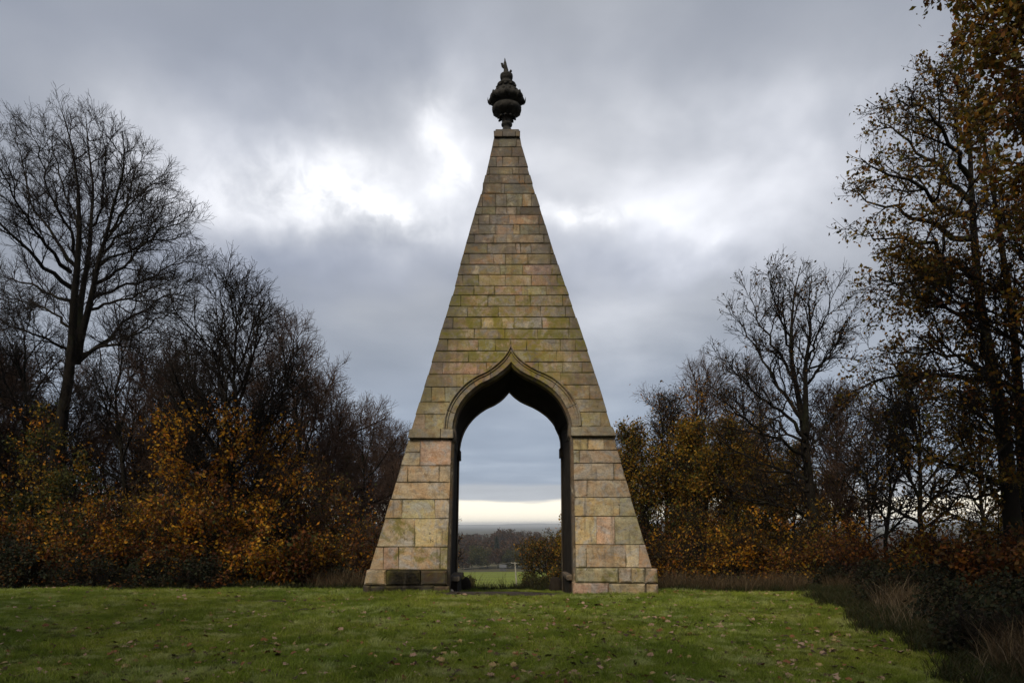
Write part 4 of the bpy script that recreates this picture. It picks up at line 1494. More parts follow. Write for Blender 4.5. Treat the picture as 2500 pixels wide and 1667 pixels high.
def auto_tree(name, label, cat, group, px, d, top, crown_r, seed, mats, leaf=None, lean=0.0, per=(16, 9, 8, 5), cb=0.28, ang=(58, 9), ang_top=24, up=.1, shape='round',
              r0=None, base_px=None, curl=.05, wig=.12, fine=1.0, hz=0.0, nstem=1):
    r = np.random.default_rng(seed + 900)
    tp = at(px, top, d)
    bx = at(base_px if base_px else px, 1400, d)[0]
    by = d
    bz = gz(bx, by)
    H = tp[2] - bz
    base = np.array((bx, by, bz))
    if r0 is None: r0 = 0.011 * H + 0.03
    stems = []
    for s in range(nstem):
        pts = [base + np.array((r.normal(0, .1) if s else 0, r.normal(0, .1) if s else 0, -0.25))]
        tx = tp[0] + (r.normal(0, crown_r * .35) if nstem > 1 else 0); ty = by + (r.normal(0, crown_r * .35) if nstem > 1 else 0)
        for i in range(1, 9):
            t = i / 8
            pts.append(np.array((bx + (tx - bx) * t + r.normal(0, 0.014 * H) * (t > .1), by + (ty - by) * t + r.normal(0, 0.014 * H), bz + H * 0.86 * t * (1 if s == 0 else r.uniform(.8, 1.0)))))
        stems.append((pts, r0 * (1 if nstem == 1 else .6), 0.012))
    L1 = crown_r * 1.25
    lv = [dict(per=per[0], bylen=False, t0=cb, t1=.97, len=(L1 * .8, L1 * 1.15), ang=ang, ang_top=ang_top, up=up, wig=wig, curl=curl, m=8, r0=r0 * .5, rt=.012, sides=5, shape=shape),
          dict(per=per[1], t0=.15, t1=.98, len=(L1 * .26, L1 * .58), ang=(42, 11), up=.12 + hz * -.1, wig=wig * 1.2, curl=curl, m=6, r0=.035, rt=.008, sides=4),
          dict(per=per[2], t0=.15, t1=1.0, len=(L1 * .12, L1 * .30), ang=(40, 12), up=.08, wig=wig * 1.3, curl=curl, m=5, r0=.014, rt=.0060),
          dict(per=per[3], t0=.15, t1=1.0, len=(L1 * .06, L1 * .16), ang=(40, 14), up=.05, wig=wig * 1.3, curl=curl, m=3, r0=.0075, rt=.0048)]
    lv = lv[:len([p for p in per if p])]
    return tree(name, label, cat, group, base, stems, [], lv, mats, seed, leaf)


GW = 'bare trees of the wood behind the lawn'
BT = (M_BARK, M_TWIG, L_ORANGE)
PT = (M_BARK, M_TWIGP, L_BROWN)

# --- left wood
T_thin = auto_tree('bare_tree', 'slim bare tree left of the huge forked tree at the frame edge', 'tree', GW, 60, 31, 640, 2.6, 21, BT, per=(15, 9, 7, 4), cb=.25, leaf=dict(per=1.2, spread=.12, size=.11, zmax=7.5, zsoft=3, mat=L_ORANGE, keep=clump(.7, .42, .62, 61)))
auto_tree('bare_tree', 'thin bare tree standing just right behind the huge forked tree', 'tree', GW, 300, 33, 700, 2.7, 22, BT, per=(15, 9, 7, 4), cb=.2, leaf=dict(per=1.4, spread=.12, size=.11, zmax=8, zsoft=3, mat=L_ORANGE, keep=clump(.7, .42, .62, 62)))
auto_tree('beech_tree', 'straight bare-topped tree with orange leaves on its low boughs', 'tree', None, 575, 25, 655, 3.3, 23, BT, base_px=560,
          leaf=[dict(per=6.5, spread=.12, size=.10, zmax=6.4, zsoft=2.2, keep=clump(0.8, .38, .60, 2), mat=L_ORANGE)], per=(24, 10, 8, 5), cb=.14, ang=(72, 9), ang_top=20, r0=.22)
tp1 = auto_tree('bare_tree', 'purple-brown bare tree right of the orange-leaved beech', 'tree', GW, 725, 30, 725, 2.8, 24, PT, per=(20, 10, 8, 6), cb=.14,
                leaf=dict(per=.22, spread=.1, size=.10, zmax=6.5, zsoft=4, mat=L_BROWN))
tp2 = auto_tree('bare_tree', 'twiggy round-topped bare tree second along the descending left treeline', 'tree', GW, 805, 34, 880, 2.9, 25, PT, per=(20, 10, 8, 6), cb=.12,
                leaf=dict(per=.35, spread=.1, size=.11, zmax=7, zsoft=3, keep=clump(.6, .45, .6, 4), mat=L_BROWN))
tp3 = auto_tree('bare_tree', 'low dark twiggy tree beside the left flank of the pyramid', 'tree', GW, 885, 38, 960, 3.1, 26, PT, per=(20, 10, 8, 6), cb=.10,
                leaf=dict(per=.20, spread=.1, size=.11, zmax=6, zsoft=3, keep=clump(.6, .45, .6, 5), mat=L_RUST))
copy_tree(tp2, tuple(at(958, 1400, 46)[:2]) + (gz(0, 46),), 2.1, 1.05, 'small dark bare tree half hidden behind the left edge of the pyramid')
copy_tree(tp1, tuple(at(650, 1400, 35)[:2]) + (gz(0, 35),), 1.2, 1.0, 'bare tree behind and between the orange beech and purple-brown tree')
copy_tree(tp3, tuple(at(470, 1400, 32)[:2]) + (gz(0, 32),), 0.7, 1.12, 'dense brown twiggy tree filling the gap behind the orange understorey')
copy_tree(tp1, tuple(at(190, 1400, 36)[:2]) + (gz(0, 36),), 4.0, 1.0, 'purplish bare tree behind the trunk of the huge forked tree')
copy_tree(tp2, tuple(at(20, 1400, 34)[:2]) + (gz(0, 34),), 3.0, 1.15, 'bushy bare tree far left behind the green shrub')
copy_tree(tp3, tuple(at(380, 1400, 36)[:2]) + (gz(0, 36),), 5.0, 1.3, 'brown-twigged tree behind the orange and yellow saplings')
for q, (px, d, s) in enumerate(((-60, 42, 1.1), (90, 44, 1.0), (260, 45, 1.1), (420, 44, 1.0), (540, 46, 1.05), (700, 48, .95), (790, 50, .9), (860, 52, 1.0), (905, 50, 1.05), (970, 54, 1.0), (640, 42, .95), (340, 40, 1.0))):
    copy_tree((tp1, tp2, tp3)[q % 3], tuple(at(px, 1400, d)[:2]) + (gz(0, d),), q * 1.3, s, 'bare tree deep in the left wood, seen through the front trees', 'bare trees deep in the left wood')


def shrub(name, label, px, d, top, width_px, seed, mats, leaf, nst=7, per=(8, 6, 5), group=None, cat='shrub', hmin=.72):
    r = np.random.default_rng(seed + 77)
    c = at(px, 1400, d); bz = gz(c[0], d)
    H = at(px, top, d)[2] - bz
    W = width_px / FPX * d / 2
    base = np.array((c[0], d, bz))
    stems = []
    for s in range(nst):
        a = r.uniform(0, 6.28); rr = math.sqrt(r.uniform(0, 1)) * W
        ex = np.array((math.cos(a) * rr, math.sin(a) * rr * .8, H * r.uniform(hmin, 1.0) * (1 - .35 * (rr / W) ** 2)))
        sx = np.array((math.cos(a) * rr * .35, math.sin(a) * rr * .3, -.1))
        mid = sx * .45 + ex * .55 + np.array((r.normal(0, .08 * W), r.normal(0, .08 * W), H * .08))
        stems.append(([base + sx, base + mid, base + ex], 0.02 + .006 * H, 0.006))
    lv = [dict(per=per[0], bylen=False, t0=.06, t1=.98, len=(W * .35, W * .75), ang=(58, 14), up=.1, wig=.16, curl=.02, m=6, r0=.02, rt=.005, sides=4, shape='tip'),
          dict(per=per[1], t0=.1, t1=1, len=(W * .14, W * .34), ang=(45, 14), up=.02, wig=.2, m=4, r0=.008, rt=.004),
          dict(per=per[2], t0=.1, t1=1, len=(W * .08, W * .18), ang=(45, 14), up=.0, wig=.2, m=3, r0=.005, rt=.0035)]
    return tree(name, label, cat, group, base, stems, [], lv, mats, seed, leaf)


US = 'understorey shrubs along the edge of the wood'
# --- left understorey, back to front
shrub('leafy_shrub', 'tall dull green leafy shrub at the far left of the wood', 75, 24, 985, 300, 41, BT, [dict(per=5.52, spread=.10, size=.085, mat=L_GREEN, keep=clump(1.15, .43, .60, 1)), dict(per=1.80, spread=.12, size=.085, mat=L_YELLOW, keep=clump(1.0, .38, .6, 201)), dict(per=0.96, spread=.12, size=.085, mat=L_DARK, keep=clump(1.0, .38, .6, 202))], hmin=.3, nst=12, per=(12, 7, 6), group=US)
shrub('leafy_shrub', 'low dark reddish shrub under the tall green shrub at far left', 20, 23.2, 1190, 200, 42, BT, [dict(per=4.60, spread=.08, size=.085, mat=L_RUST, keep=clump(1.15, .43, .60, 2)), dict(per=1.50, spread=.12, size=.085, mat=L_ORANGE, keep=clump(1.0, .38, .6, 203)), dict(per=0.80, spread=.12, size=.085, mat=L_GREEN, keep=clump(1.0, .38, .6, 204))], hmin=.3, nst=9, per=(9, 6, 5), group=US)
shrub('leafy_shrub', 'yellow-green sapling with a see-through crown below the forked trunk', 290, 25, 1010, 260, 43, BT, [dict(per=2.94, spread=.10, size=.10, mat=L_YELLOW, keep=clump(1.15, .43, .60, 3)), dict(per=0.96, spread=.12, size=.10, mat=L_BROWN, keep=clump(1.0, .38, .6, 205)), dict(per=0.51, spread=.12, size=.10, mat=L_GREEN, keep=clump(1.0, .38, .6, 206))], hmin=.3, nst=9, per=(9, 6, 6), group=US)
shrub('leafy_shrub', 'loose orange sapling under the boughs of the forked tree', 150, 27, 880, 300, 44, BT, [dict(per=1.14, spread=.12, size=.12, mat=L_ORANGE, keep=clump(1.15, .43, .60, 4)), dict(per=0.80, spread=.12, size=.12, mat=L_RUST, keep=clump(1.0, .38, .6, 207)), dict(per=0.26, spread=.12, size=.12, mat=L_GREEN, keep=clump(1.0, .38, .6, 208))], hmin=.3, nst=8, per=(9, 6, 5), group=US)
shrub('leafy_shrub', 'rusty orange bush low between green shrub and orange beech', 235, 22.6, 1165, 320, 45, BT, [dict(per=3.21, spread=.10, size=.09, mat=L_ORANGE, keep=clump(1.15, .43, .60, 5)), dict(per=2.25, spread=.12, size=.09, mat=L_RUST, keep=clump(1.0, .38, .6, 209)), dict(per=0.72, spread=.12, size=.09, mat=L_GREEN, keep=clump(1.0, .38, .6, 210))], hmin=.3, nst=10, per=(10, 6, 6), group=US)
shrub('leafy_shrub', 'dark red-brown bush left of the bright orange beech bough', 400, 22.8, 1190, 260, 46, BT, [dict(per=4.14, spread=.10, size=.09, mat=L_RUST, keep=clump(1.15, .43, .60, 6)), dict(per=1.35, spread=.12, size=.09, mat=L_ORANGE, keep=clump(1.0, .38, .6, 211)), dict(per=0.72, spread=.12, size=.09, mat=L_GREEN, keep=clump(1.0, .38, .6, 212))], hmin=.3, nst=10, per=(9, 6, 6), group=US)
shrub('leafy_shrub', 'glowing orange beech sapling at the wood edge', 520, 23.0, 1080, 300, 47, BT, [dict(per=2.71, spread=.10, size=.105, mat=L_ORANGE, keep=clump(1.15, .43, .60, 7)), dict(per=1.90, spread=.12, size=.105, mat=L_RUST, keep=clump(1.0, .38, .6, 213)), dict(per=0.61, spread=.12, size=.105, mat=L_GREEN, keep=clump(1.0, .38, .6, 214))], hmin=.3, nst=10, per=(11, 7, 5), group=US)
shrub('leafy_shrub', 'bright orange low beech spray sweeping over the grass', 665, 22.3, 1245, 250, 48, BT, [dict(per=3.92, spread=.09, size=.095, mat=L_ORANGE, keep=clump(1.15, .43, .60, 8)), dict(per=2.75, spread=.12, size=.095, mat=L_RUST, keep=clump(1.0, .38, .6, 215)), dict(per=0.88, spread=.12, size=.095, mat=L_GREEN, keep=clump(1.0, .38, .6, 216))], hmin=.3, nst=10, per=(10, 6, 6), group=US)
shrub('leafy_shrub', 'yellowish understorey bush behind the low orange spray', 590, 24, 1140, 260, 49, BT, [dict(per=2.76, spread=.10, size=.10, mat=L_YELLOW, keep=clump(1.15, .43, .60, 9)), dict(per=0.90, spread=.12, size=.10, mat=L_BROWN, keep=clump(1.0, .38, .6, 217)), dict(per=0.48, spread=.12, size=.10, mat=L_GREEN, keep=clump(1.0, .38, .6, 218))], hmin=.3, nst=9, per=(9, 6, 5), group=US)
shrub('leafy_shrub', 'orange and brown bush just left of the pyramid plinth', 790, 23.6, 1290, 170, 50, PT, [dict(per=2.76, spread=.10, size=.09, mat=L_BROWN, keep=clump(1.15, .43, .60, 10)), dict(per=0.90, spread=.12, size=.09, mat=L_ORANGE, keep=clump(1.0, .38, .6, 219)), dict(per=0.48, spread=.12, size=.09, mat=L_GREEN, keep=clump(1.0, .38, .6, 220))], hmin=.3, nst=9, per=(9, 6, 5), group=US)
shrub('leafy_shrub', 'brown-leaved tall thicket left behind the pyramid leg', 800, 27, 1090, 280, 51, PT, [dict(per=1.47, spread=.12, size=.10, mat=L_BROWN, keep=clump(1.15, .43, .60, 11)), dict(per=0.48, spread=.12, size=.10, mat=L_ORANGE, keep=clump(1.0, .38, .6, 221)), dict(per=0.26, spread=.12, size=.10, mat=L_GREEN, keep=clump(1.0, .38, .6, 222))], hmin=.3, nst=12, per=(12, 8, 6), group=US)
shrub('leafy_shrub', 'dark brown thicket hard against the left pyramid leg', 880, 25.5, 1200, 220, 52, PT, [dict(per=1.10, spread=.12, size=.09, mat=L_RUST, keep=clump(1.15, .43, .60, 12)), dict(per=0.36, spread=.12, size=.09, mat=L_ORANGE, keep=clump(1.0, .38, .6, 223)), dict(per=0.19, spread=.12, size=.09, mat=L_GREEN, keep=clump(1.0, .38, .6, 224))], hmin=.3, nst=12, per=(12, 8, 6), group=US)
shrub('leafy_shrub', 'brown and yellow bush in the gap behind orange beech trunk', 420, 27.5, 1020, 330, 53, PT, [dict(per=1.29, spread=.12, size=.105, mat=L_YELLOW, keep=clump(1.15, .43, .60, 13)), dict(per=0.42, spread=.12, size=.105, mat=L_BROWN, keep=clump(1.0, .38, .6, 225)), dict(per=0.22, spread=.12, size=.105, mat=L_GREEN, keep=clump(1.0, .38, .6, 226))], hmin=.3, nst=12, per=(11, 7, 6), group=US)
shrub('leafy_shrub', 'thin bush with scattered orange leaves right of the beech trunk', 690, 26.5, 1010, 280, 54, PT, [dict(per=0.64, spread=.12, size=.11, mat=L_ORANGE, keep=clump(1.15, .43, .60, 14)), dict(per=0.45, spread=.12, size=.11, mat=L_RUST, keep=clump(1.0, .38, .6, 227)), dict(per=0.14, spread=.12, size=.11, mat=L_GREEN, keep=clump(1.0, .38, .6, 228))], hmin=.3, nst=11, per=(11, 8, 6), group=US)

# --- low bramble along the left edge of the lawn
for q, (px, d, top, w, lab) in enumerate(((40, 21.4, 1322, 300, 'low dark bramble bank at the far left of the lawn'), (290, 21.6, 1368, 330, 'low dark bramble bank under the rusty orange bush'),
                                          (500, 21.8, 1350, 230, 'low dark bramble bank beneath the glowing orange sapling'), (-150, 21.0, 1320, 260, 'low dark bramble bank running out of frame at left'),
                                          (840, 23.0, 1385, 110, 'low dark weeds beside the blackened left plinth'))):
    shrub('bramble_bush', lab, px, d, top, w, 60 + q, BT, [dict(per=5, spread=.10, size=.075, mat=L_DARK, keep=clump(1.1, .30, .55, q)), dict(per=.8, spread=.1, size=.075, mat=L_RUST, keep=clump(1.3, .45, .6, q + 5))], nst=14, per=(10, 6, 5), group='bramble banks at the wood edge', cat='bramble', hmin=.3)

# --- right wood
def right_tree_c():
    D = 28.0
    b0 = at(1990, 1400, D); base = (b0[0], D, gz(b0[0], D))
    q = lambda *p: [(1500 + a / 1.8233, 600 + b_ / 1.8233) for a, b_ in p]
    st = [([(base[0], D, base[2] - .3)] + zl(q((915, 1330), (890, 1230), (870, 1100), (855, 950), (845, 800), (825, 690), (800, 590), (770, 450), (800, 330), (790, 200), (830, 90)), D, D + .8), .27, .012),
          (zl(q((850, 830), (852, 700), (850, 600), (850, 500), (880, 380), (860, 250), (880, 130)), D, D - 1.5), .13, .012)]
    lb = [(q((850, 860), (760, 740), (680, 690), (610, 640), (540, 560), (470, 500)), -2, .08), (q((845, 780), (740, 640), (660, 500), (590, 400), (530, 300)), 2, .09),
          (q((880, 1210), (800, 1170), (720, 1150), (600, 1140), (500, 1110)), -2, .08), (q((862, 1040), (760, 1000), (640, 960), (520, 900), (420, 830)), 2, .09),
          (q((855, 960), (760, 870), (650, 820), (560, 760), (460, 640)), -3, .08), (q((800, 590), (700, 430), (640, 330), (600, 210)), 1.5, .07),
          (q((785, 480), (740, 330), (700, 220), (690, 110)), -2, .06), (q((845, 640), (900, 560), (960, 470), (1010, 400)), 2, .07),
          (q((850, 520), (900, 420), (950, 300), (960, 200)), -2, .06), (q((880, 880), (960, 780), (1040, 690)), 2, .06), (q((870, 560), (940, 500), (1020, 330)), -1, .05),
          (q((850, 900), (740, 790), (600, 740), (480, 700)), 4, .07), (q((870, 1090), (780, 1060), (680, 1080), (560, 1060)), 3, .06)]
    limbs = [(zl(p, D, D + dd), r0, .01) for p, dd, r0 in lb]
    lv = [dict(per=10, t0=.18, t1=.98, len=(.9, 2.4), ang=(38, 11), up=.22, wig=.15, curl=.05, m=6, r0=.04, rt=.010, sides=4),
          dict(per=8, t0=.15, t1=1.0, len=(.5, 1.2), ang=(38, 12), up=.15, wig=.18, curl=.05, m=5, r0=.015, rt=.0065),
          dict(per=4.5, t0=.15, t1=1.0, len=(.25, .6), ang=(38, 12), up=.12, wig=.18, m=3, r0=.008, rt=.0052)]
    tree('half_bare_tree', 'tall round-headed tree with sparse last leaves right of the pyramid', 'tree', None, base, st, limbs, lv, BT, 31,
         leaf=dict(per=.7, spread=.05, size=.085, mat=L_BROWN))


right_tree_c()
auto_tree('bare_tree', 'small dark twin-stemmed tree right of the round-headed tree', 'tree', GW, 2045, 29, 900, 2.0, 32, PT, per=(18, 9, 8, 5), cb=.3, nstem=2, leaf=dict(per=.12, spread=.1, size=.1, mat=L_BROWN))
ET = 'yellowing trees right of the pyramid'
e1 = auto_tree('leafy_tree', 'small yellow-green tree touching the right flank of the pyramid', 'tree', ET, 1545, 33, 1015, 2.0, 33, BT, per=(18, 8, 6, 4), cb=.15, leaf=[dict(per=4.2, spread=.14, size=.10, mat=L_YELLOW, keep=clump(.75, .34, .58, 21)), dict(per=.8, spread=.14, size=.10, mat=L_GREEN)])
e2 = auto_tree('leafy_tree', 'olive tree second from the right flank of the pyramid', 'tree', ET, 1630, 35, 925, 2.6, 34, BT, per=(20, 9, 6, 4), cb=.15, leaf=[dict(per=3.2, spread=.15, size=.11, mat=L_YELLOW, zmax=8.5, zsoft=5, keep=clump(.7, .36, .60, 22)), dict(per=1.6, spread=.14, size=.11, mat=L_ORANGE, zmax=7, zsoft=4, keep=clump(.8, .40, .6, 25)), dict(per=.6, spread=.14, size=.10, mat=L_BROWN)])
auto_tree('leafy_tree', 'orange-flecked tree with bare top left of the round-headed tree', 'tree', ET, 1715, 37, 830, 3.0, 35, PT, per=(20, 9, 7, 5), cb=.14, leaf=[dict(per=4.2, spread=.16, size=.115, mat=L_ORANGE, zmax=10.5, zsoft=4, keep=clump(.6, .32, .56, 23)), dict(per=2.2, spread=.16, size=.11, mat=L_YELLOW, zmax=8, zsoft=3)])
auto_tree('leafy_tree', 'bare-topped brown tree behind the boughs of the round-headed tree', 'tree', ET, 1815, 40, 825, 3.3, 36, PT, per=(20, 9, 7, 5), cb=.14, leaf=[dict(per=4.4, spread=.16, size=.115, mat=L_YELLOW, zmax=10, zsoft=4, keep=clump(.6, .32, .56, 24)), dict(per=1.8, spread=.16, size=.11, mat=L_ORANGE, zmax=7, zsoft=3)])
copy_tree(e2, tuple(at(1560, 1400, 44)[:2]) + (gz(0, 44),), 2.0, 0.86, 'olive tree behind the small yellow-green tree by the pyramid')
copy_tree(e1, tuple(at(1790, 1400, 31)[:2]) + (gz(0, 31),), 1.0, 0.95, 'small yellow tree low under the round-headed tree')
copy_tree(e2, tuple(at(1900, 1400, 42)[:2]) + (gz(0, 42),), 3.6, 0.9, 'olive tree behind the trunk of the round-headed tree')
copy_tree(e1, tuple(at(1700, 1400, 33)[:2]) + (gz(0, 33),), 2.2, 1.0, 'small golden tree filling the space left of the round-headed tree')
copy_tree(e2, tuple(at(1850, 1400, 36)[:2]) + (gz(0, 36),), 5.1, .78, 'low golden tree just left of the round-headed trunk')
copy_tree(e1, tuple(at(1940, 1400, 34)[:2]) + (gz(0, 34),), 4.2, .9, 'small golden tree right behind the round-headed trunk')
copy_tree(e2, tuple(at(1500, 1400, 40)[:2]) + (gz(0, 40),), 1.1, .9, 'olive tree half hidden behind the right flank of the pyramid')
copy_tree(e1, tuple(at(2040, 1400, 38)[:2]) + (gz(0, 38),), .4, .8, 'small golden tree behind the twin-stemmed tree')
copy_tree(tp2, tuple(at(1680, 1400, 48)[:2]) + (gz(0, 48),), .6, 0.95, 'bare tree behind the orange-flecked trees at right')

TT = 'slender trunks standing in the gap at right'
auto_tree('slender_tree', 'thinnest young tree in the bright gap at right', 'tree', TT, 2118, 27, 1020, 1.2, 71, BT, per=(12, 7, 5, 0), cb=.25, r0=.07, leaf=dict(per=.8, spread=.1, size=.1, mat=L_BROWN))
auto_tree('slender_tree', 'slender sparse tree left of the taller straight one at right', 'tree', TT, 2170, 25, 930, 1.8, 72, BT, per=(15, 8, 6, 4), cb=.3, r0=.10, leaf=dict(per=.22, spread=.1, size=.1, mat=L_BROWN))
auto_tree('slender_tree', 'straight slender tree with olive leaves before the bright gap', 'tree', TT, 2215, 22, 830, 2.0, 73, BT, base_px=2240, per=(18, 8, 6, 4), cb=.3, r0=.12, leaf=dict(per=.7, spread=.1, size=.10, mat=L_OAKG, keep=clump(.8, .36, .58, 31)))
auto_tree('slender_tree', 'dim slender tree just left of the leaning oak trunk', 'tree', TT, 2400, 23, 900, 2.2, 74, BT, base_px=2392, per=(18, 8, 6, 4), cb=.2, r0=.10, leaf=dict(per=.6, spread=.1, size=.10, mat=L_YELLOW, keep=clump(.8, .36, .58, 32)))


def oak_a():
    D = 17.0
    b0 = at(2482, 1400, D); base = (b0[0], D, gz(b0[0], D))
    e = lambda *p: [(1960 + a / 2.063, b_ / 2.063) for a, b_ in p]
    h = lambda *p: [(2000 + a / 2.064, 700 + b_ / 2.064) for a, b_ in p]
    st = [([(base[0], D, base[2] - .3)] + zl(h((985, 1250), (945, 900), (910, 550), (850, 350), (800, 0)) + e((870, 1350), (850, 950), (835, 700), (850, 520), (830, 380), (800, 300)), D, D + 1), .24, .014),
          ([(base[0] + .7, D + .8, base[2] - .3)] + zl(h((1040, 1100), (1020, 800), (1010, 600), (990, 300), (970, 100)) + e((1010, 1350), (990, 1100), (950, 900), (900, 700), (890, 480)), D + .8, D - 1.0), .20, .014)]
    lb = [(e((860, 1200), (740, 1200), (650, 1130), (520, 1080), (380, 1020), (230, 960)), 1, .08), (e((868, 1420), (740, 1290), (640, 1240), (480, 1200), (330, 1180)), -2, .08),
          (e((850, 1020), (770, 960), (700, 870), (600, 780), (450, 640), (370, 620)), 2, .08), (e((845, 900), (760, 740), (680, 620), (560, 520), (450, 480)), -1.5, .07),
          (e((838, 760), (760, 580), (690, 430), (600, 400)), 2, .06), (e((845, 620), (790, 480), (740, 360), (690, 340)), -1, .05),
          (h((885, 480), (700, 450), (500, 440), (300, 460), (150, 530)), 1.5, .08), (h((855, 360), (780, 180), (600, 80), (480, 30), (300, 60)), -1.5, .07),
          (h((940, 990), (800, 950), (650, 880), (480, 820)), -1.5, .07), (h((930, 760), (800, 690), (640, 760), (540, 780)), 2, .05), (h((900, 520), (760, 620), (650, 600), (560, 560)), -2, .05),
          (h((945, 1000), (850, 1060), (700, 1080), (540, 1100)), 1, .05), (h((870, 420), (700, 340), (560, 330), (360, 340), (240, 300)), 3, .06), (e((870, 1380), (700, 1380), (520, 1430), (380, 1400)), -3, .06),
          (e((860, 1100), (720, 1060), (560, 930), (400, 860), (300, 800)), -3, .07), (h((800, 0), (650, -60), (480, -90), (300, -60)), 3, .06)]
    limbs = [(zl(p, D, D + dd), r0, .009) for p, dd, r0 in lb]
    lv = [dict(per=10, t0=.16, t1=.98, len=(.6, 1.6), ang=(42, 12), up=.12, wig=.2, curl=.03, m=6, r0=.03, rt=.007, sides=4),
          dict(per=8, t0=.15, t1=1.0, len=(.35, .85), ang=(42, 12), up=.08, wig=.22, curl=.03, m=5, r0=.011, rt=.005),
          dict(per=4, t0=.15, t1=1.0, len=(.16, .40), ang=(42, 14), up=.05, wig=.2, m=3, r0=.006, rt=.004)]
    tree('oak_tree', 'large leaning oak with thinning brown leaves at the right edge', 'tree', None, base, st, limbs, lv, (M_BARK, M_TWIG, L_OAKG), 81,
         leaf=[dict(per=4.2, spread=.07, size=.078, mat=L_OAKG, keep=clump(.9, .36, .58, 41)), dict(per=.9, spread=.06, size=.075, mat=L_BROWN)])


oak_a()


def oak_b():
    # nearer oak whose trunk stands outside the frame; its boughs reach in at the top right
    D = 11.0
    b0 = at(2830, 1500, D); base = (b0[0], D, gz(b0[0], D))
    st = [([(base[0], D, base[2] - .3)] + zl([(2830, 1200), (2820, 700), (2790, 350), (2760, 50), (2740, -250)], D, D), .26, .02)]
    lb = [([(2780, 300), (2650, 190), (2530, 110), (2420, 70), (2325, 40)], .3, .07), ([(2790, 380), (2660, 300), (2540, 270), (2440, 290), (2370, 330)], .6, .07), ([(2770, 150), (2640, 60), (2520, 10), (2410, -20), (2310, -20)], .8, .07), ([(2815, 560), (2700, 420), (2600, 330), (2500, 240), (2420, 190)], 1, .08), ([(2800, 420), (2700, 250), (2580, 130), (2470, 60), (2380, 20)], .5, .08), ([(2785, 330), (2680, 100), (2560, -30), (2440, -80), (2340, -110)], 1, .07),
          ([(2815, 800), (2700, 700), (2600, 620), (2510, 560), (2440, 520)], 1, .07), ([(2820, 960), (2700, 880), (2610, 800), (2530, 720)], .5, .07), ([(2760, 100), (2660, -80), (2540, -150), (2420, -180)], -.5, .06),
          ([(2800, 500), (2690, 420), (2600, 420), (2520, 420), (2450, 390)], -.8, .06), ([(2800, 450), (2690, 330), (2590, 240), (2500, 150), (2440, 130)], -1, .06)]
    limbs = [(zl(p, D, D + dd), r0, .008) for p, dd, r0 in lb]
    lv = [dict(per=10, t0=.3, t1=.99, len=(.45, 1.0), ang=(45, 12), up=.05, wig=.22, m=6, r0=.022, rt=.006, sides=4),
          dict(per=7, t0=.15, t1=1.0, len=(.25, .55), ang=(42, 12), up=.03, wig=.22, m=4, r0=.009, rt=.004),
          dict(per=3.5, t0=.15, t1=1.0, len=(.12, .28), ang=(42, 14), wig=.2, m=3, r0=.005, rt=.003)]
    tree('oak_tree', 'near oak boughs thick with green-brown leaves hanging in at top right', 'tree', None, base, st, limbs, lv, (M_BARK, M_TWIG, L_OAKG), 82,
         leaf=[dict(per=6.5, spread=.06, size=.085, mat=L_OAKG, keep=clump(1.1, .22, .46, 51)), dict(per=1.6, spread=.06, size=.08, mat=L_RUST)])


oak_b()
auto_tree('rust_tree', 'rust-leaved tree in front of the oaks at the right frame edge', 'tree', None, 2510, 14.5, 400, 2.5, 83, BT, base_px=2600, per=(22, 9, 6, 4), cb=.35,
          leaf=[dict(per=1.1, spread=.07, size=.08, mat=L_RUST, keep=clump(1.0, .42, .62, 61)), dict(per=.9, spread=.07, size=.08, mat=L_OAKG, keep=clump(.8, .38, .58, 63)), dict(per=.4, spread=.06, size=.08, mat=L_ORANGE, keep=clump(.9, .45, .6, 62))])

# --- right understorey
for q, (px, d, top, w, mat, per_, lab) in enumerate((
        (1650, 26.5, 1300, 260, L_ORANGE, 2.6, 'orange-brown scrub just right of the pyramid plinth'), (1620, 30, 1160, 220, L_GREEN, 2.6, 'dark green bush against the right pyramid leg'),
        (1800, 26, 1270, 280, L_ORANGE, 3.0, 'orange scrub at the foot of the yellowing trees'), (1880, 25.4, 1215, 170, L_ORANGE, 3.4, 'bright orange sapling beside the round-headed trunk'),
        (1740, 29, 1150, 300, L_YELLOW, 2.4, 'olive bush in front of the yellowing trees'), (2000, 24, 1280, 260, L_RUST, 3.0, 'rust scrub around the foot of the round-headed tree'),
        (1950, 27, 1180, 240, L_YELLOW, 2.4, 'yellow scrub left behind the round-headed trunk'), (2140, 21.5, 1260, 280, L_RUST, 3.2, 'rust-red scrub under the slender trees'),
        (2290, 18.5, 1235, 280, L_RUST, 3.4, 'dark red shrub before the bright gap at right'), (2440, 15.0, 1215, 250, L_RUST, 3.4, 'dark red shrub at the foot of the leaning oak'),
        (2100, 25, 1235, 240, L_ORANGE, 2.2, 'thin orange scrub below the thinnest young tree'), (2420, 19, 1150, 200, L_YELLOW, 1.6, 'olive shrub behind the leaning oak trunk'),
        (2560, 12.5, 1190, 220, L_RUST, 3.0, 'dark red shrub running out of frame at right'))):
    shrub('leafy_shrub', lab, px, d, top, w, 100 + q, BT, [dict(per=per_ * .62, spread=.09, size=.09, mat=mat, keep=clump(1.1, .40, .60, 70 + q)), dict(per=per_ * .36, spread=.11, size=.085, mat=(L_BROWN, L_RUST, L_YELLOW)[q % 3], keep=clump(1.0, .36, .6, 170 + q))], hmin=.3, nst=11, per=(10, 7, 5), group=US)
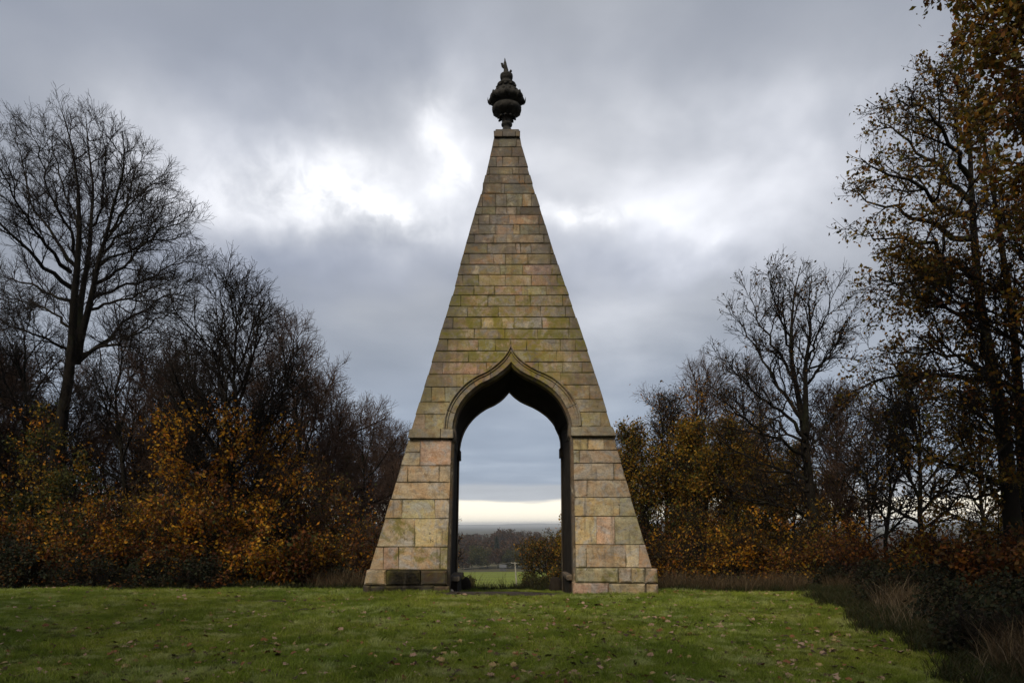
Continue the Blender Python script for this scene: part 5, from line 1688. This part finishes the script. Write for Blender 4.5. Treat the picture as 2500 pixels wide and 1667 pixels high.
for q, (px, d, top, w, lab) in enumerate(((2110, 20.9, 1390, 220, 'dark bramble mound at the right corner of the lawn'), (2250, 16.5, 1395, 330, 'dark bramble mound under the dark red shrub'),
                                          (2420, 13.0, 1400, 330, 'dark bramble mound below the leaning oak'), (2180, 19, 1375, 260, 'dark bramble mound under the slender trees'),
                                          (2480, 9.8, 1440, 380, 'dark bramble mound in the lower right corner'), (2380, 11.3, 1505, 240, 'low bramble patch spilling onto the right of the lawn'))):
    shrub('bramble_bush', lab, px, d, top, w, 130 + q, BT, dict(per=5, spread=.09, size=.065, mat=L_DARK, keep=clump(1.2, .28, .52, 90 + q)), nst=13, per=(9, 6, 5), group='bramble banks at the wood edge', cat='bramble', hmin=.3)

# --- unseen trees: first row added to shade the lawn, second continuing the wood
for q, (x_, y_, sc_, src) in enumerate(((-14.0, 1.0, 1.9, e2), (-15.5, 7.0, 1.5, e1), (-12.5, -5.0, 2.1, e2), (-6.0, -7.6, 2.3, e2), (13.0, 3.5, 1.5, e2), (10.0, -2.5, 1.8, e2), (2.2, -8.2, 2.3, e2),
                                          (23.5, 25, 1.5, e2), (25.5, 31, 1.3, tp1), (31.5, 38, 1.3, tp2), (19.5, 17.5, 1.2, e1), (-22.5, 26, 1.2, tp1), (-23.5, 32, 1.3, tp2), (-29, 40, 1.4, tp3))):
    copy_tree(src, (x_, y_, gz(x_, y_)), 1.7 * q, sc_, 'unseen tree of the wood edge standing out of frame', 'trees of the near wood edge')

# ------------------------------------------------------------------ beyond the arch
def far_crown(name, seed, H, W, n, mat, size, conic=False):
    r = np.random.default_rng(seed)
    if conic:
        z = r.uniform(0, 1, n) ** 0.8
        a = r.uniform(0, 6.28, n); rr = W * .5 * (1 - z) * np.sqrt(r.uniform(.3, 1, n))
        p = np.stack((rr * np.cos(a), rr * np.sin(a), H * (.08 + .92 * z)), 1)
    else:
        k = 16
        c = np.stack((r.normal(0, W * .22, k), r.normal(0, W * .22, k), H * r.uniform(.18, .86, k)), 1)
        rad = r.uniform(.12, .24, k) * W * 1.2
        i = r.integers(0, k, n)
        d = unit(r.normal(0, 1, (n, 3)))
        p = c[i] + d * rad[i][:, None] * r.uniform(.55, 1.05, n)[:, None]
        p[:, 2] = np.clip(p[:, 2], .4, H)
    v, f = leaf_cloud(p, size, r, .2)
    return mesh_np(name, v, [f])


def far_tree(name, label, group, loc, crown, H, rz=0.0, sc=1.0, cat='tree'):
    root = empty(name, loc, label, cat, group, rz)
    root.scale = (sc, sc, sc)
    v, q = tubes(np.array([[(0, 0, -.5), (.1, 0, H * .3), (0, .1, H * .75)]]), np.array([[H * .022, H * .016, H * .004]]), 6)
    link('trunk', mesh_np('trunk', v, [q], True), M_BARK, root)
    link('crown', crown[0], None, root)
    return root


fc = []
for s_, mt in ((1, L_WOOD), (2, L_WOOD), (3, L_WOOD), (4, L_GREEN)):
    me = far_crown('crown', s_, 16.0, 13.0, 2600, mt, .95); me.materials.append(mt); fc.append((me,))
WG = 'trees of the wood beyond the field'
wr = np.random.default_rng(77)
for px, d, sc in ((1130, 425, .75), (1152, 440, .85), (1172, 430, .8), (1190, 445, .8), (1216, 436, .8), (1240, 432, .75), (1262, 440, .8), (1285, 430, .8), (1312, 438, .85), (1345, 430, .9), (1380, 445, .9), (1100, 440, .9),
                  (1140, 520, 1.0), (1166, 540, .95), (1186, 530, .95), (1232, 535, 1.0), (1258, 545, 1.1), (1290, 530, 1.1), (1330, 540, 1.1), (1205, 640, 1.25), (1228, 660, 1.45), (1246, 650, 1.4), (1150, 680, 1.2), (1270, 700, 1.3), (1310, 690, 1.3), (1125, 660, 1.1)):
    pt = at(px, 1400, d)
    far_tree('woodland_tree', 'brown autumn tree in the wood beyond the field', WG, (pt[0], d, gz(pt[0], d)), fc[int(wr.integers(0, 4 if d < 500 else 3))], 16.0, wr.uniform(0, 6), sc)
cm = far_crown('crown', 9, 18.0, 7.0, 1800, L_CONIFER, .9, True); cm.materials.append(L_CONIFER)
pt = at(1213, 1400, 480)
far_tree('conifer', 'single dark conifer rising from the wood beyond the field', None, (pt[0], 480, gz(0, 480)), (cm,), 18.0)
# wider woodland to both sides, a mass nobody could count
def wood_mass():
    r = np.random.default_rng(3)
    vs, fs, off = [], [], 0
    for k in range(150):
        d = r.uniform(440, 1300); x = r.uniform(-.9, .9) * d
        H = r.uniform(11, 17); n = 420
        c = np.stack((r.normal(0, 3, 10), r.normal(0, 3, 10), H * r.uniform(.2, .85, 10)), 1)
        i = r.integers(0, 10, n)
        p = c[i] + unit(r.normal(0, 1, (n, 3))) * r.uniform(1.5, 2.8, n)[:, None] + np.array((x, d, gz(x, d)))
        v, f = leaf_cloud(p, 1.9, r, .2)
        vs.append(v); fs.append(f + off); off += len(v)
    return mesh_np('distant_woodland', np.concatenate(vs), [np.concatenate(fs)])
tag(link('distant_woodland', wood_mass(), L_WOOD), 'hazy brown woodland filling the valley beyond the field', 'woodland', kind='stuff')

# small tree and bushes just over the brow
auto_tree('leafy_tree', 'small spreading orange tree seen through the right of the archway', 'tree', None, 1336, 58, 1316, 2.1, 91, BT, per=(22, 9, 6, 3), cb=.06, ang=(84, 12), ang_top=52, r0=.12,
          leaf=[dict(per=1.2, spread=.12, size=.12, mat=L_BROWN, keep=clump(.6, .26, .5, 101)), dict(per=.5, spread=.12, size=.12, mat=L_ORANGE, keep=clump(.7, .38, .58, 102)), dict(per=.8, spread=.12, size=.12, mat=L_OAKG), dict(per=.5, spread=.12, size=.12, mat=L_GREEN)])
auto_tree('leafy_tree', 'yellow-leaved tree edge showing by the right jamb of the archway', 'tree', None, 1392, 48, 1225, 1.25, 92, BT, per=(18, 8, 6, 3), cb=.12, r0=.10,
          leaf=dict(per=2.4, spread=.10, size=.12, mat=L_YELLOW, keep=clump(.6, .30, .52, 102)))
auto_tree('slender_tree', 'bare twig ends poking out by the left jamb of the archway', 'tree', TT, 1098, 45, 1195, 1.1, 93, BT, per=(14, 8, 6, 0), cb=.2, r0=.08, leaf=dict(per=.5, spread=.1, size=.08, mat=L_ORANGE))
shrub('leafy_shrub', 'low green weeds on the brow right of the pole', 1300, 44, 1412, 90, 95, BT, dict(per=3, spread=.1, size=.10, mat=L_GREEN), nst=9, per=(8, 6, 4), group=US)
shrub('leafy_shrub', 'pale green bush behind the left guard stone', 1130, 30, 1395, 50, 96, BT, dict(per=3, spread=.06, size=.07, mat=L_GREEN), nst=7, per=(7, 5, 4), group=US)

# utility pole and its wire
M_POLE = plain_mat('weathered_pole', (0.24, 0.215, 0.18), (0.36, 0.33, 0.28), 3.0)
def pole():
    D = 212.0
    a, b_ = at(1257, 1372, D), at(1261.5, 1438, D)
    root = empty('utility_pole', (b_[0], D, gz(b_[0], D)), 'thin wooden utility pole at the near edge of the green field', 'pole')
    base = np.array(root.location)
    v, q = tubes(np.array([[(0, 0, -.5), ((a - base)[0] * .5, 0, 3.8), ((a - base)[0], 0, (a - base)[2])]]), np.array([[.22, .20, .18]]), 8)
    link('pole_shaft', mesh_np('pole_shaft', v, [q], True), M_POLE, root)
    t = (a - base)[2] - .3; x = (a - base)[0]
    vs, fs = box8([np.array((x - 1.1, -.22, t + .16)), np.array((x + 1.1, -.22, t + .16)), np.array((x + 1.1, -.22, t)), np.array((x - 1.1, -.22, t))],
                  [np.array((x - 1.1, -.10, t + .16)), np.array((x + 1.1, -.10, t + .16)), np.array((x + 1.1, -.10, t)), np.array((x - 1.1, -.10, t))])
    link('crossarm', mesh_py('crossarm', vs, fs), M_POLE, root)
    for dx in (-.9, 0, .9):
        v, q = tubes(np.array([[(x + dx, -.16, t + .16), (x + dx, -.16, t + .26), (x + dx, -.16, t + .38)]]), np.array([[.06, .09, .05]]), 6)
        link('insulator', mesh_np('insulator', v, [q], True), M_POLE, root)
    p0 = base + np.array((x - .9, -.16, t + .36))
    p1 = at(900, 1382, D + 10)
    u = np.linspace(0, 1, 24)[:, None]
    w = p0 * (1 - u) + p1 * u; w[:, 2] -= 1.6 * (1 - (2 * u[:, 0] - 1) ** 2)
    v, q = tubes(w[None], np.full((1, 24), .028), 5)
    tag(link('overhead_wire', mesh_np('overhead_wire', v, [q], True), M_POLE), 'thin grey wire sagging left from the utility pole', 'wire')
pole()

# small white house at the edge of the far wood
def house():
    D = 412.0
    c = at(1228, 1400, D)
    root = empty('small_house', (c[0], D, gz(c[0], D)), 'tiny white gabled building at the foot of the far wood', 'house')
    Mw = plain_mat('white_render', (0.055, 0.055, 0.055), (0.08, 0.08, 0.078), 1.0); Mr = plain_mat('grey_slates', (0.07, 0.072, 0.076), (0.10, 0.102, 0.108), 2.0); Mg = plain_mat('dark_glass', (0.01, .01, .012), (0.03, .03, .035), 1.0, 0.2)
    w, dd, h, g = 1.6, 1.6, 1.9, 3.3
    vs = [(-w, -dd, -1), (w, -dd, -1), (w, -dd, h), (-w, -dd, h), (-w, dd, -1), (w, dd, -1), (w, dd, h), (-w, dd, h), (-w, 0, g), (w, 0, g)]
    link('wall', mesh_py('wall', vs, [(0, 1, 2, 3), (5, 4, 7, 6), (4, 0, 3, 8, 7), (1, 5, 6, 9, 2)]), Mw, root)
    e = .35
    link('roof', mesh_py('roof', [(-w - e, -dd - e, h - .1), (w + e, -dd - e, h - .1), (w + e, 0, g + .15), (-w - e, 0, g + .15), (-w - e, dd + e, h - .1), (w + e, dd + e, h - .1)], [(0, 1, 2, 3), (3, 2, 5, 4)]), Mr, root)
    for x0 in ():
        link('window', mesh_py('window', [(x0, -dd - .03, .8), (x0 + .8, -dd - .03, .8), (x0 + .8, -dd - .03, 1.7), (x0, -dd - .03, 1.7)], [(0, 1, 2, 3)]), Mg, root)
house()


# ------------------------------------------------------------------ grass
def grass_mat():
    m, b = new_mat('grass_blades')
    g = b.n('ShaderNodeNewGeometry')
    oi = b.n('ShaderNodeObjectInfo')
    c = b.ramp(g.outputs['Random Per Island'], [(0, (0.235, 0.310, 0.026)), (.3, (0.295, 0.370, 0.038)), (.6, (0.185, 0.255, 0.024)), (.85, (0.33, 0.34, 0.09)), (.95, (0.29, 0.22, 0.11))], 'CONSTANT')
    n = b.noise(g.outputs['Position'], .75, 4, .6, .4)
    c = b.mix(b.step(n, .38, .62, .75, 0), c, (0.110, 0.170, 0.016))
    n2 = b.noise(g.outputs['Position'], 1.5, 6, .68, .8)
    c = b.mix(b.step(n2, .50, .64, 0, .75), c, (0.42, 0.46, 0.19))
    n3 = b.noise(g.outputs['Position'], 4.5, 4, .65, .4)
    c = b.mix(b.step(n3, .54, .66, 0, .8), c, (0.055, 0.062, 0.022))
    n5 = b.noise(g.outputs['Position'], .22, 3, .5)
    c = b.mix(b.step(n5, .42, .62, 0, .4), c, b.mix(1.0, c, (1.15, .95, .9), 'MULTIPLY'))
    finish(b, c, .7, spec=.2, transl=.3)
    return m


M_GRASS = grass_mat()


def tuft(seed, n, h, spread, wd, lean=.5):
    r = np.random.default_rng(seed)
    vs, fs = [], []
    for i in range(n):
        a = r.uniform(0, 6.28); d = math.sqrt(r.uniform(0, 1)) * spread
        bx, by = d * math.cos(a), d * math.sin(a)
        la = r.uniform(0, 6.28); hh = h * r.uniform(.5, 1.15); ln = hh * lean * r.uniform(.2, 1.3)
        dx, dy = math.cos(la) * ln, math.sin(la) * ln
        px_, py_ = -math.sin(la) * wd, math.cos(la) * wd
        ta = r.uniform(0, 3.14); px_, py_ = wd * math.cos(ta), wd * math.sin(ta)
        k = len(vs)
        vs += [(bx - px_, by - py_, -.01), (bx + px_, by + py_, -.01), (bx + dx * .4 + px_ * .8, by + dy * .4 + py_ * .8, hh * .6), (bx + dx * .4 - px_ * .8, by + dy * .4 - py_ * .8, hh * .6), (bx + dx, by + dy, hh)]
        fs += [(k, k + 1, k + 2, k + 3), (k + 3, k + 2, k + 4)]
    me = mesh_py('grass_tuft', vs, fs)
    return me


def scatter_np(name, me_protos, pts, r, smin, smax, mat):
    """geometry-node instances of small tufts at given points"""
    ng = bpy.data.node_groups.new(name, 'GeometryNodeTree')
    ng.interface.new_socket('Geometry', in_out='INPUT', socket_type='NodeSocketGeometry')
    ng.interface.new_socket('Geometry', in_out='OUTPUT', socket_type='NodeSocketGeometry')
    N = ng.nodes
    gi, go = N.new('NodeGroupInput'), N.new('NodeGroupOutput')
    m2p = N.new('GeometryNodeMeshToPoints')
    ng.links.new(gi.outputs[0], m2p.inputs[0])
    joins = N.new('GeometryNodeJoinGeometry')
    for me in me_protos:
        ob = bpy.data.objects.new(me.name, me)      # source only, never linked into the scene
        if not me.materials: me.materials.append(mat)
        oi = N.new('GeometryNodeObjectInfo'); oi.inputs['Object'].default_value = ob
        oi.inputs['As Instance'].default_value = True
        ng.links.new(oi.outputs['Geometry'], joins.inputs[0])
    iop = N.new('GeometryNodeInstanceOnPoints')
    ng.links.new(m2p.outputs[0], iop.inputs['Points'])
    ng.links.new(joins.outputs[0], iop.inputs['Instance'])
    iop.inputs['Pick Instance'].default_value = True
    rv = N.new('FunctionNodeRandomValue'); rv.data_type = 'FLOAT_VECTOR'
    rv.inputs[0].default_value = (-.12, -.12, 0); rv.inputs[1].default_value = (.12, .12, 6.283)
    ng.links.new(rv.outputs[0], iop.inputs['Rotation'])
    rs = N.new('FunctionNodeRandomValue'); rs.data_type = 'FLOAT'
    rs.inputs[2].default_value = smin; rs.inputs[3].default_value = smax
    ng.links.new(rs.outputs[1], iop.inputs['Scale'])
    ng.links.new(iop.outputs[0], go.inputs[0])
    me = bpy.data.meshes.new(name)
    me.vertices.add(len(pts)); me.vertices.foreach_set('co', np.asarray(pts, dtype=np.float32).ravel())
    me.update()
    me.materials.append(mat)
    o = link(name, me)
    md = o.modifiers.new('scatter', 'NODES'); md.node_group = ng
    return o


def lawn_points():
    r = np.random.default_rng(8)
    N = 330000
    y = r.uniform(6.4, 26.5, N); x = r.uniform(-19, 10, N)
    k = lawn_keep(x, y, r.normal(0.1, 0.45, N)) & (np.abs(x) < .72 * y + 4.0) & (r.uniform(0, 1, N) < np.clip(1.15 - (y - 8) / 26, .35, 1))
    # not under the legs nor on the bare soil
    leg = (y > 18.85) & (y < 22.6) & (((x > -3.75) & (x < -1.62)) | ((x < 3.75) & (x > 1.62)))
    soil = (np.abs(x) < 1.75 + r.normal(0, .08, N)) & (y > 18.35 + .25 * x / 1.9 + r.normal(0, .08, N)) & (y < 22.5)
    k &= ~leg & ~(soil & (r.uniform(0, 1, N) < .98))
    x, y = x[k], y[k]
    return np.stack((x, y, ground_z(x, y) + .004), 1)


lp = lawn_points()
def tall_points():
    r = np.random.default_rng(28)
    N = 60000
    y = r.uniform(6.8, 24, N); x = r.uniform(-17, 10, N)
    k = lawn_keep(x, y, np.abs(r.normal(0.0, 0.9, N))) & (np.abs(x) < .72 * y + .6)
    leg = (y > 18.75) & (y < 22.6) & (np.abs(x) < 3.8)
    k &= ~leg
    x, y = x[k], y[k]
    nz = np.array([mnoise.noise(Vector((a * .9, c * .9, 1.5))) + .5 * mnoise.noise(Vector((a * 2.7, c * 2.7, 4.5))) for a, c in zip(x, y)])
    k = (nz > .16 + r.normal(0, .12, len(x))) | ((x > verge_x(y) - .5) & (r.uniform(0, 1, len(x)) < .7))
    xf = np.concatenate((r.uniform(-3.85, -1.62, 260), r.uniform(1.6, 3.9, 200))); yf = 18.80 - np.abs(r.normal(0, .05, 460))
    xs_ = np.where(r.uniform(0, 1, 120) < .5, -1, 1) * r.uniform(3.86, 3.98, 120); ys_ = r.uniform(18.8, 22.5, 120)
    ax, ay = np.concatenate((x[k], xf, xs_)), np.concatenate((y[k], yf, ys_))
    return np.stack((ax, ay, ground_z(ax, ay) + .004), 1)


tag(scatter_np('coarse_grass', [tuft(4, 14, .085, .06, .0036, .9), tuft(5, 12, .11, .06, .0038, 1.0)], tall_points(), rng, .55, 1.2, M_GRASS), 'coarser taller tufts of grass scattered through the lawn', 'grass', kind='stuff')
tag(scatter_np('lawn_grass', [tuft(1, 18, .042, .075, .0034, .7), tuft(2, 16, .055, .08, .0036, .9), tuft(3, 20, .034, .085, .0034, 1.0)], lp, rng, .7, 1.25, M_GRASS), 'short green autumn grass covering the lawn', 'grass', kind='stuff')


def dry_points():
    r = np.random.default_rng(9)
    pts = []
    for _ in range(3400):                     # beside the lawn on the right, coming towards the viewer
        y = r.uniform(7.5, 22); x = float(verge_x(y)) + abs(r.normal(.0, 1.1)) + .35
        if mnoise.noise(Vector((x * .9, y * .9, 3.0))) < .22: continue
        pts.append((x, y, gz(x, y)))
    for _ in range(620):                      # foot of the scrub right of the pyramid
        x = r.uniform(4.3, 9.5); y = 21.7 + r.normal(.3, .3)
        pts.append((x, y, gz(x, y)))
    for _ in range(160):
        x = r.uniform(-6, -4.2); y = 22 + r.normal(.2, .3)
        pts.append((x, y, gz(x, y)))
    for _ in range(30):                      # brow behind the arch
        x = r.uniform(-1.5, 1.8); y = r.uniform(25.0, 27.5)
        pts.append((x, y, gz(x, y)))
    return np.array(pts)


def dgrass(seed, n, h):
    return tuft(seed, n, h, .16, .0042, .8)
tag(scatter_np('dry_grass', [dgrass(11, 26, .42), dgrass(12, 22, .6), dgrass(13, 30, .3)], dry_points(), rng, .6, 1.3, L_DRY), 'dry straw-coloured grass along the edge of the lawn', 'grass', kind='stuff')


def stalk_points():
    r = np.random.default_rng(91)
    pts = []
    while len(pts) < 170:
        y = r.uniform(7.6, 16); x = float(verge_x(y)) + abs(r.normal(0, .9)) + .1
        pts.append((x, y, gz(x, y)))
    return np.array(pts)
L_STALK = leaf_mat('bleached_stalks', [(0.20, 0.15, 0.09), (0.13, 0.095, 0.055), (0.26, 0.20, 0.13), (0.09, 0.065, 0.04)], transl=.1)
tag(scatter_np('dead_stalks', [tuft(31, 4, .95, .10, .0030, .75), tuft(32, 3, .75, .10, .0030, 1.0), tuft(33, 6, .5, .12, .0032, .9)], stalk_points(), rng, .6, 1.2, L_STALK), 'bleached dead stalks leaning out of the right verge', 'grass', kind='stuff')


def verge_points():
    r = np.random.default_rng(19)
    pts = []
    for _ in range(5200):
        y = r.uniform(6.8, 22); x = float(verge_x(y)) + 2.6 * r.uniform(0, 1) ** .8 - .35
        pts.append((x, y, gz(x, y)))
    for _ in range(2600):
        x = r.uniform(-16, 9.5); y = r.uniform(21.0, 22.4)
        if abs(x) < 4.3: continue
        pts.append((x, y, gz(x, y)))
    for _ in range(110):
        x = r.uniform(-1.8, 1.9); y = r.uniform(23.2, 24.6)
        pts.append((x, y, gz(x, y)))
    return np.array(pts)
M_RANK = leaf_mat('rank_grass_blades', [(0.024, 0.036, 0.006), (0.036, 0.044, 0.008), (0.017, 0.026, 0.006), (0.050, 0.042, 0.014)], transl=.2)
tag(scatter_np('rank_grass', [tuft(21, 26, .17, .13, .0045, .8), tuft(22, 22, .24, .13, .0045, .8)], verge_points(), rng, .6, 1.3, M_RANK), 'rank dark green grass and weeds edging the lawn', 'grass', kind='stuff')


# ------------------------------------------------------------------ fallen leaves
def oak_leaf(seed):
    r = np.random.default_rng(seed)
    L, W = 1.0, .42
    n = 9
    up, dn = [], []
    for i in range(n):
        u = i / (n - 1)
        lobe = 1 + .28 * math.cos(i * math.pi)
        w = W * math.sin(math.pi * min(1, .08 + u * .92)) ** .7 * lobe * (.6 + .4 * u)
        cz = .22 * math.sin(u * 3.1 + seed) + r.normal(0, .03)
        up.append((u * L - .5, w, cz + .22 * w + r.normal(0, .03))); dn.append((u * L - .5, -w, cz + .22 * w * r.uniform(.4, 1.6)))
    mid = [(u[0], 0, u[2] - .16 * abs(u[1])) for u in up]
    vs = up + mid + dn; fs = []
    for i in range(n - 1):
        fs.append((i, i + 1, n + i + 1, n + i)); fs.append((n + i, n + i + 1, 2 * n + i + 1, 2 * n + i))
    return mesh_py('fallen_leaf', vs, fs, True)


FL = {'pale tan': ((0.25, 0.155, 0.105), (0.38, 0.26, 0.185)), 'russet brown': ((0.14, 0.060, 0.028), (0.24, 0.105, 0.045)), 'dark brown': ((0.035, 0.024, 0.016), (0.085, 0.052, 0.032)), 'yellowish': ((0.26, 0.18, 0.075), (0.34, 0.25, 0.12))}
FM = {}
for nm, (a, b_) in FL.items():
    FM[nm] = plain_mat(nm.replace(' ', '_') + '_fallen_leaf', a, b_, 2.0, .7)
LM = []
for i in range(5):
    for nm in FL:
        me = oak_leaf(i); me.materials.append(FM[nm]); LM.append((nm, me))


def lay_leaves():
    r = np.random.default_rng(55)
    P = []
    while len(P) < 3600:
        y = 7.4 + 14.2 * r.uniform(0, 1) ** 1.15; x = r.uniform(-.72, .72) * y
        if not bool(lawn_keep(x, y)): continue
        if y > 18.7 and abs(x) < 3.9: continue
        if x < -1 and r.uniform() < .35: continue
        if mnoise.noise(Vector((x * .7, y * .7, 9.0))) + .6 * mnoise.noise(Vector((x * 2.6, y * 2.6, 5.0))) < r.uniform(-.75, .35): continue
        P.append((x, y))
    P.sort(key=lambda q: q[1])
    wts = {'pale tan': .42, 'russet brown': .24, 'dark brown': .22, 'yellowish': .12}
    rest = []
    for k, (x, y) in enumerate(P):
        nm = r.choice(list(wts), p=list(wts.values()))
        me = [m_ for n_, m_ in LM if n_ == nm][int(r.integers(0, 5))]
        s = r.uniform(.035, .075) if r.uniform() < .35 else r.uniform(.075, .13)
        M = Matrix.Translation((x, y, gz(x, y) + .030 + r.uniform(-.008, .012))) @ Matrix.Rotation(r.uniform(0, 6.28), 4, 'Z') @ Matrix.Rotation(r.normal(0, .35), 4, 'X') @ Matrix.Rotation(r.normal(0, .3), 4, 'Y') @ Matrix.Scale(s, 4)
        if k < 300:
            o = bpy.data.objects.new('fallen_leaf', me); col.objects.link(o)
            o.matrix_world = M
            tag(o, nm + ' curled fallen leaf lying on the short green lawn', 'leaf', nm + ' fallen leaves on the lawn')
        else:
            rest.append((me, M, list(wts).index(nm)))
    vs, fs, mi, off = [], [], [], 0
    for me, M, i in rest:
        co = np.empty(len(me.vertices) * 3, dtype=np.float32); me.vertices.foreach_get('co', co)
        co = co.reshape(-1, 3); A = np.array(M)
        vs.append(co @ A[:3, :3].T + A[:3, 3])
        f = np.array([p_.vertices[:] for p_ in me.polygons]); fs.append(f + off); off += len(co); mi += [i] * len(f)
    m_ = mesh_np('leaf_litter', np.concatenate(vs), [np.concatenate(fs)], True, mi)
    for nm in wts: m_.materials.append(FM[nm])
    tag(link('leaf_litter', m_), 'small scattered fallen leaves over the farther lawn', 'leaves', kind='stuff')


lay_leaves()

# ------------------------------------------------------------------ haze
def haze():
    x0, x1, y0, y1, z0, z1_ = -10500, 10500, -60, 12800, -60, 34
    vs = [(x0, y0, z0), (x1, y0, z0), (x1, y1, z0), (x0, y1, z0), (x0, y0, z1_), (x1, y0, z1_), (x1, y1, z1_), (x0, y1, z1_)]
    fs = [(0, 3, 2, 1), (4, 5, 6, 7), (0, 1, 5, 4), (1, 2, 6, 5), (2, 3, 7, 6), (3, 0, 4, 7)]
    m, b = new_mat('haze_air')
    out = b.n('ShaderNodeOutputMaterial')
    pv = b.n('ShaderNodeVolumePrincipled')
    pv.inputs['Color'].default_value = (0.80, 0.86, 0.97, 1)
    pv.inputs['Density'].default_value = 0.00013
    b.lk(pv.outputs[0], out.inputs['Volume'])
    tag(link('haze', mesh_py('haze', vs, fs), m), 'faint blue air softening the far hills', 'haze', kind='stuff')
HAZE = True
if HAZE: haze()
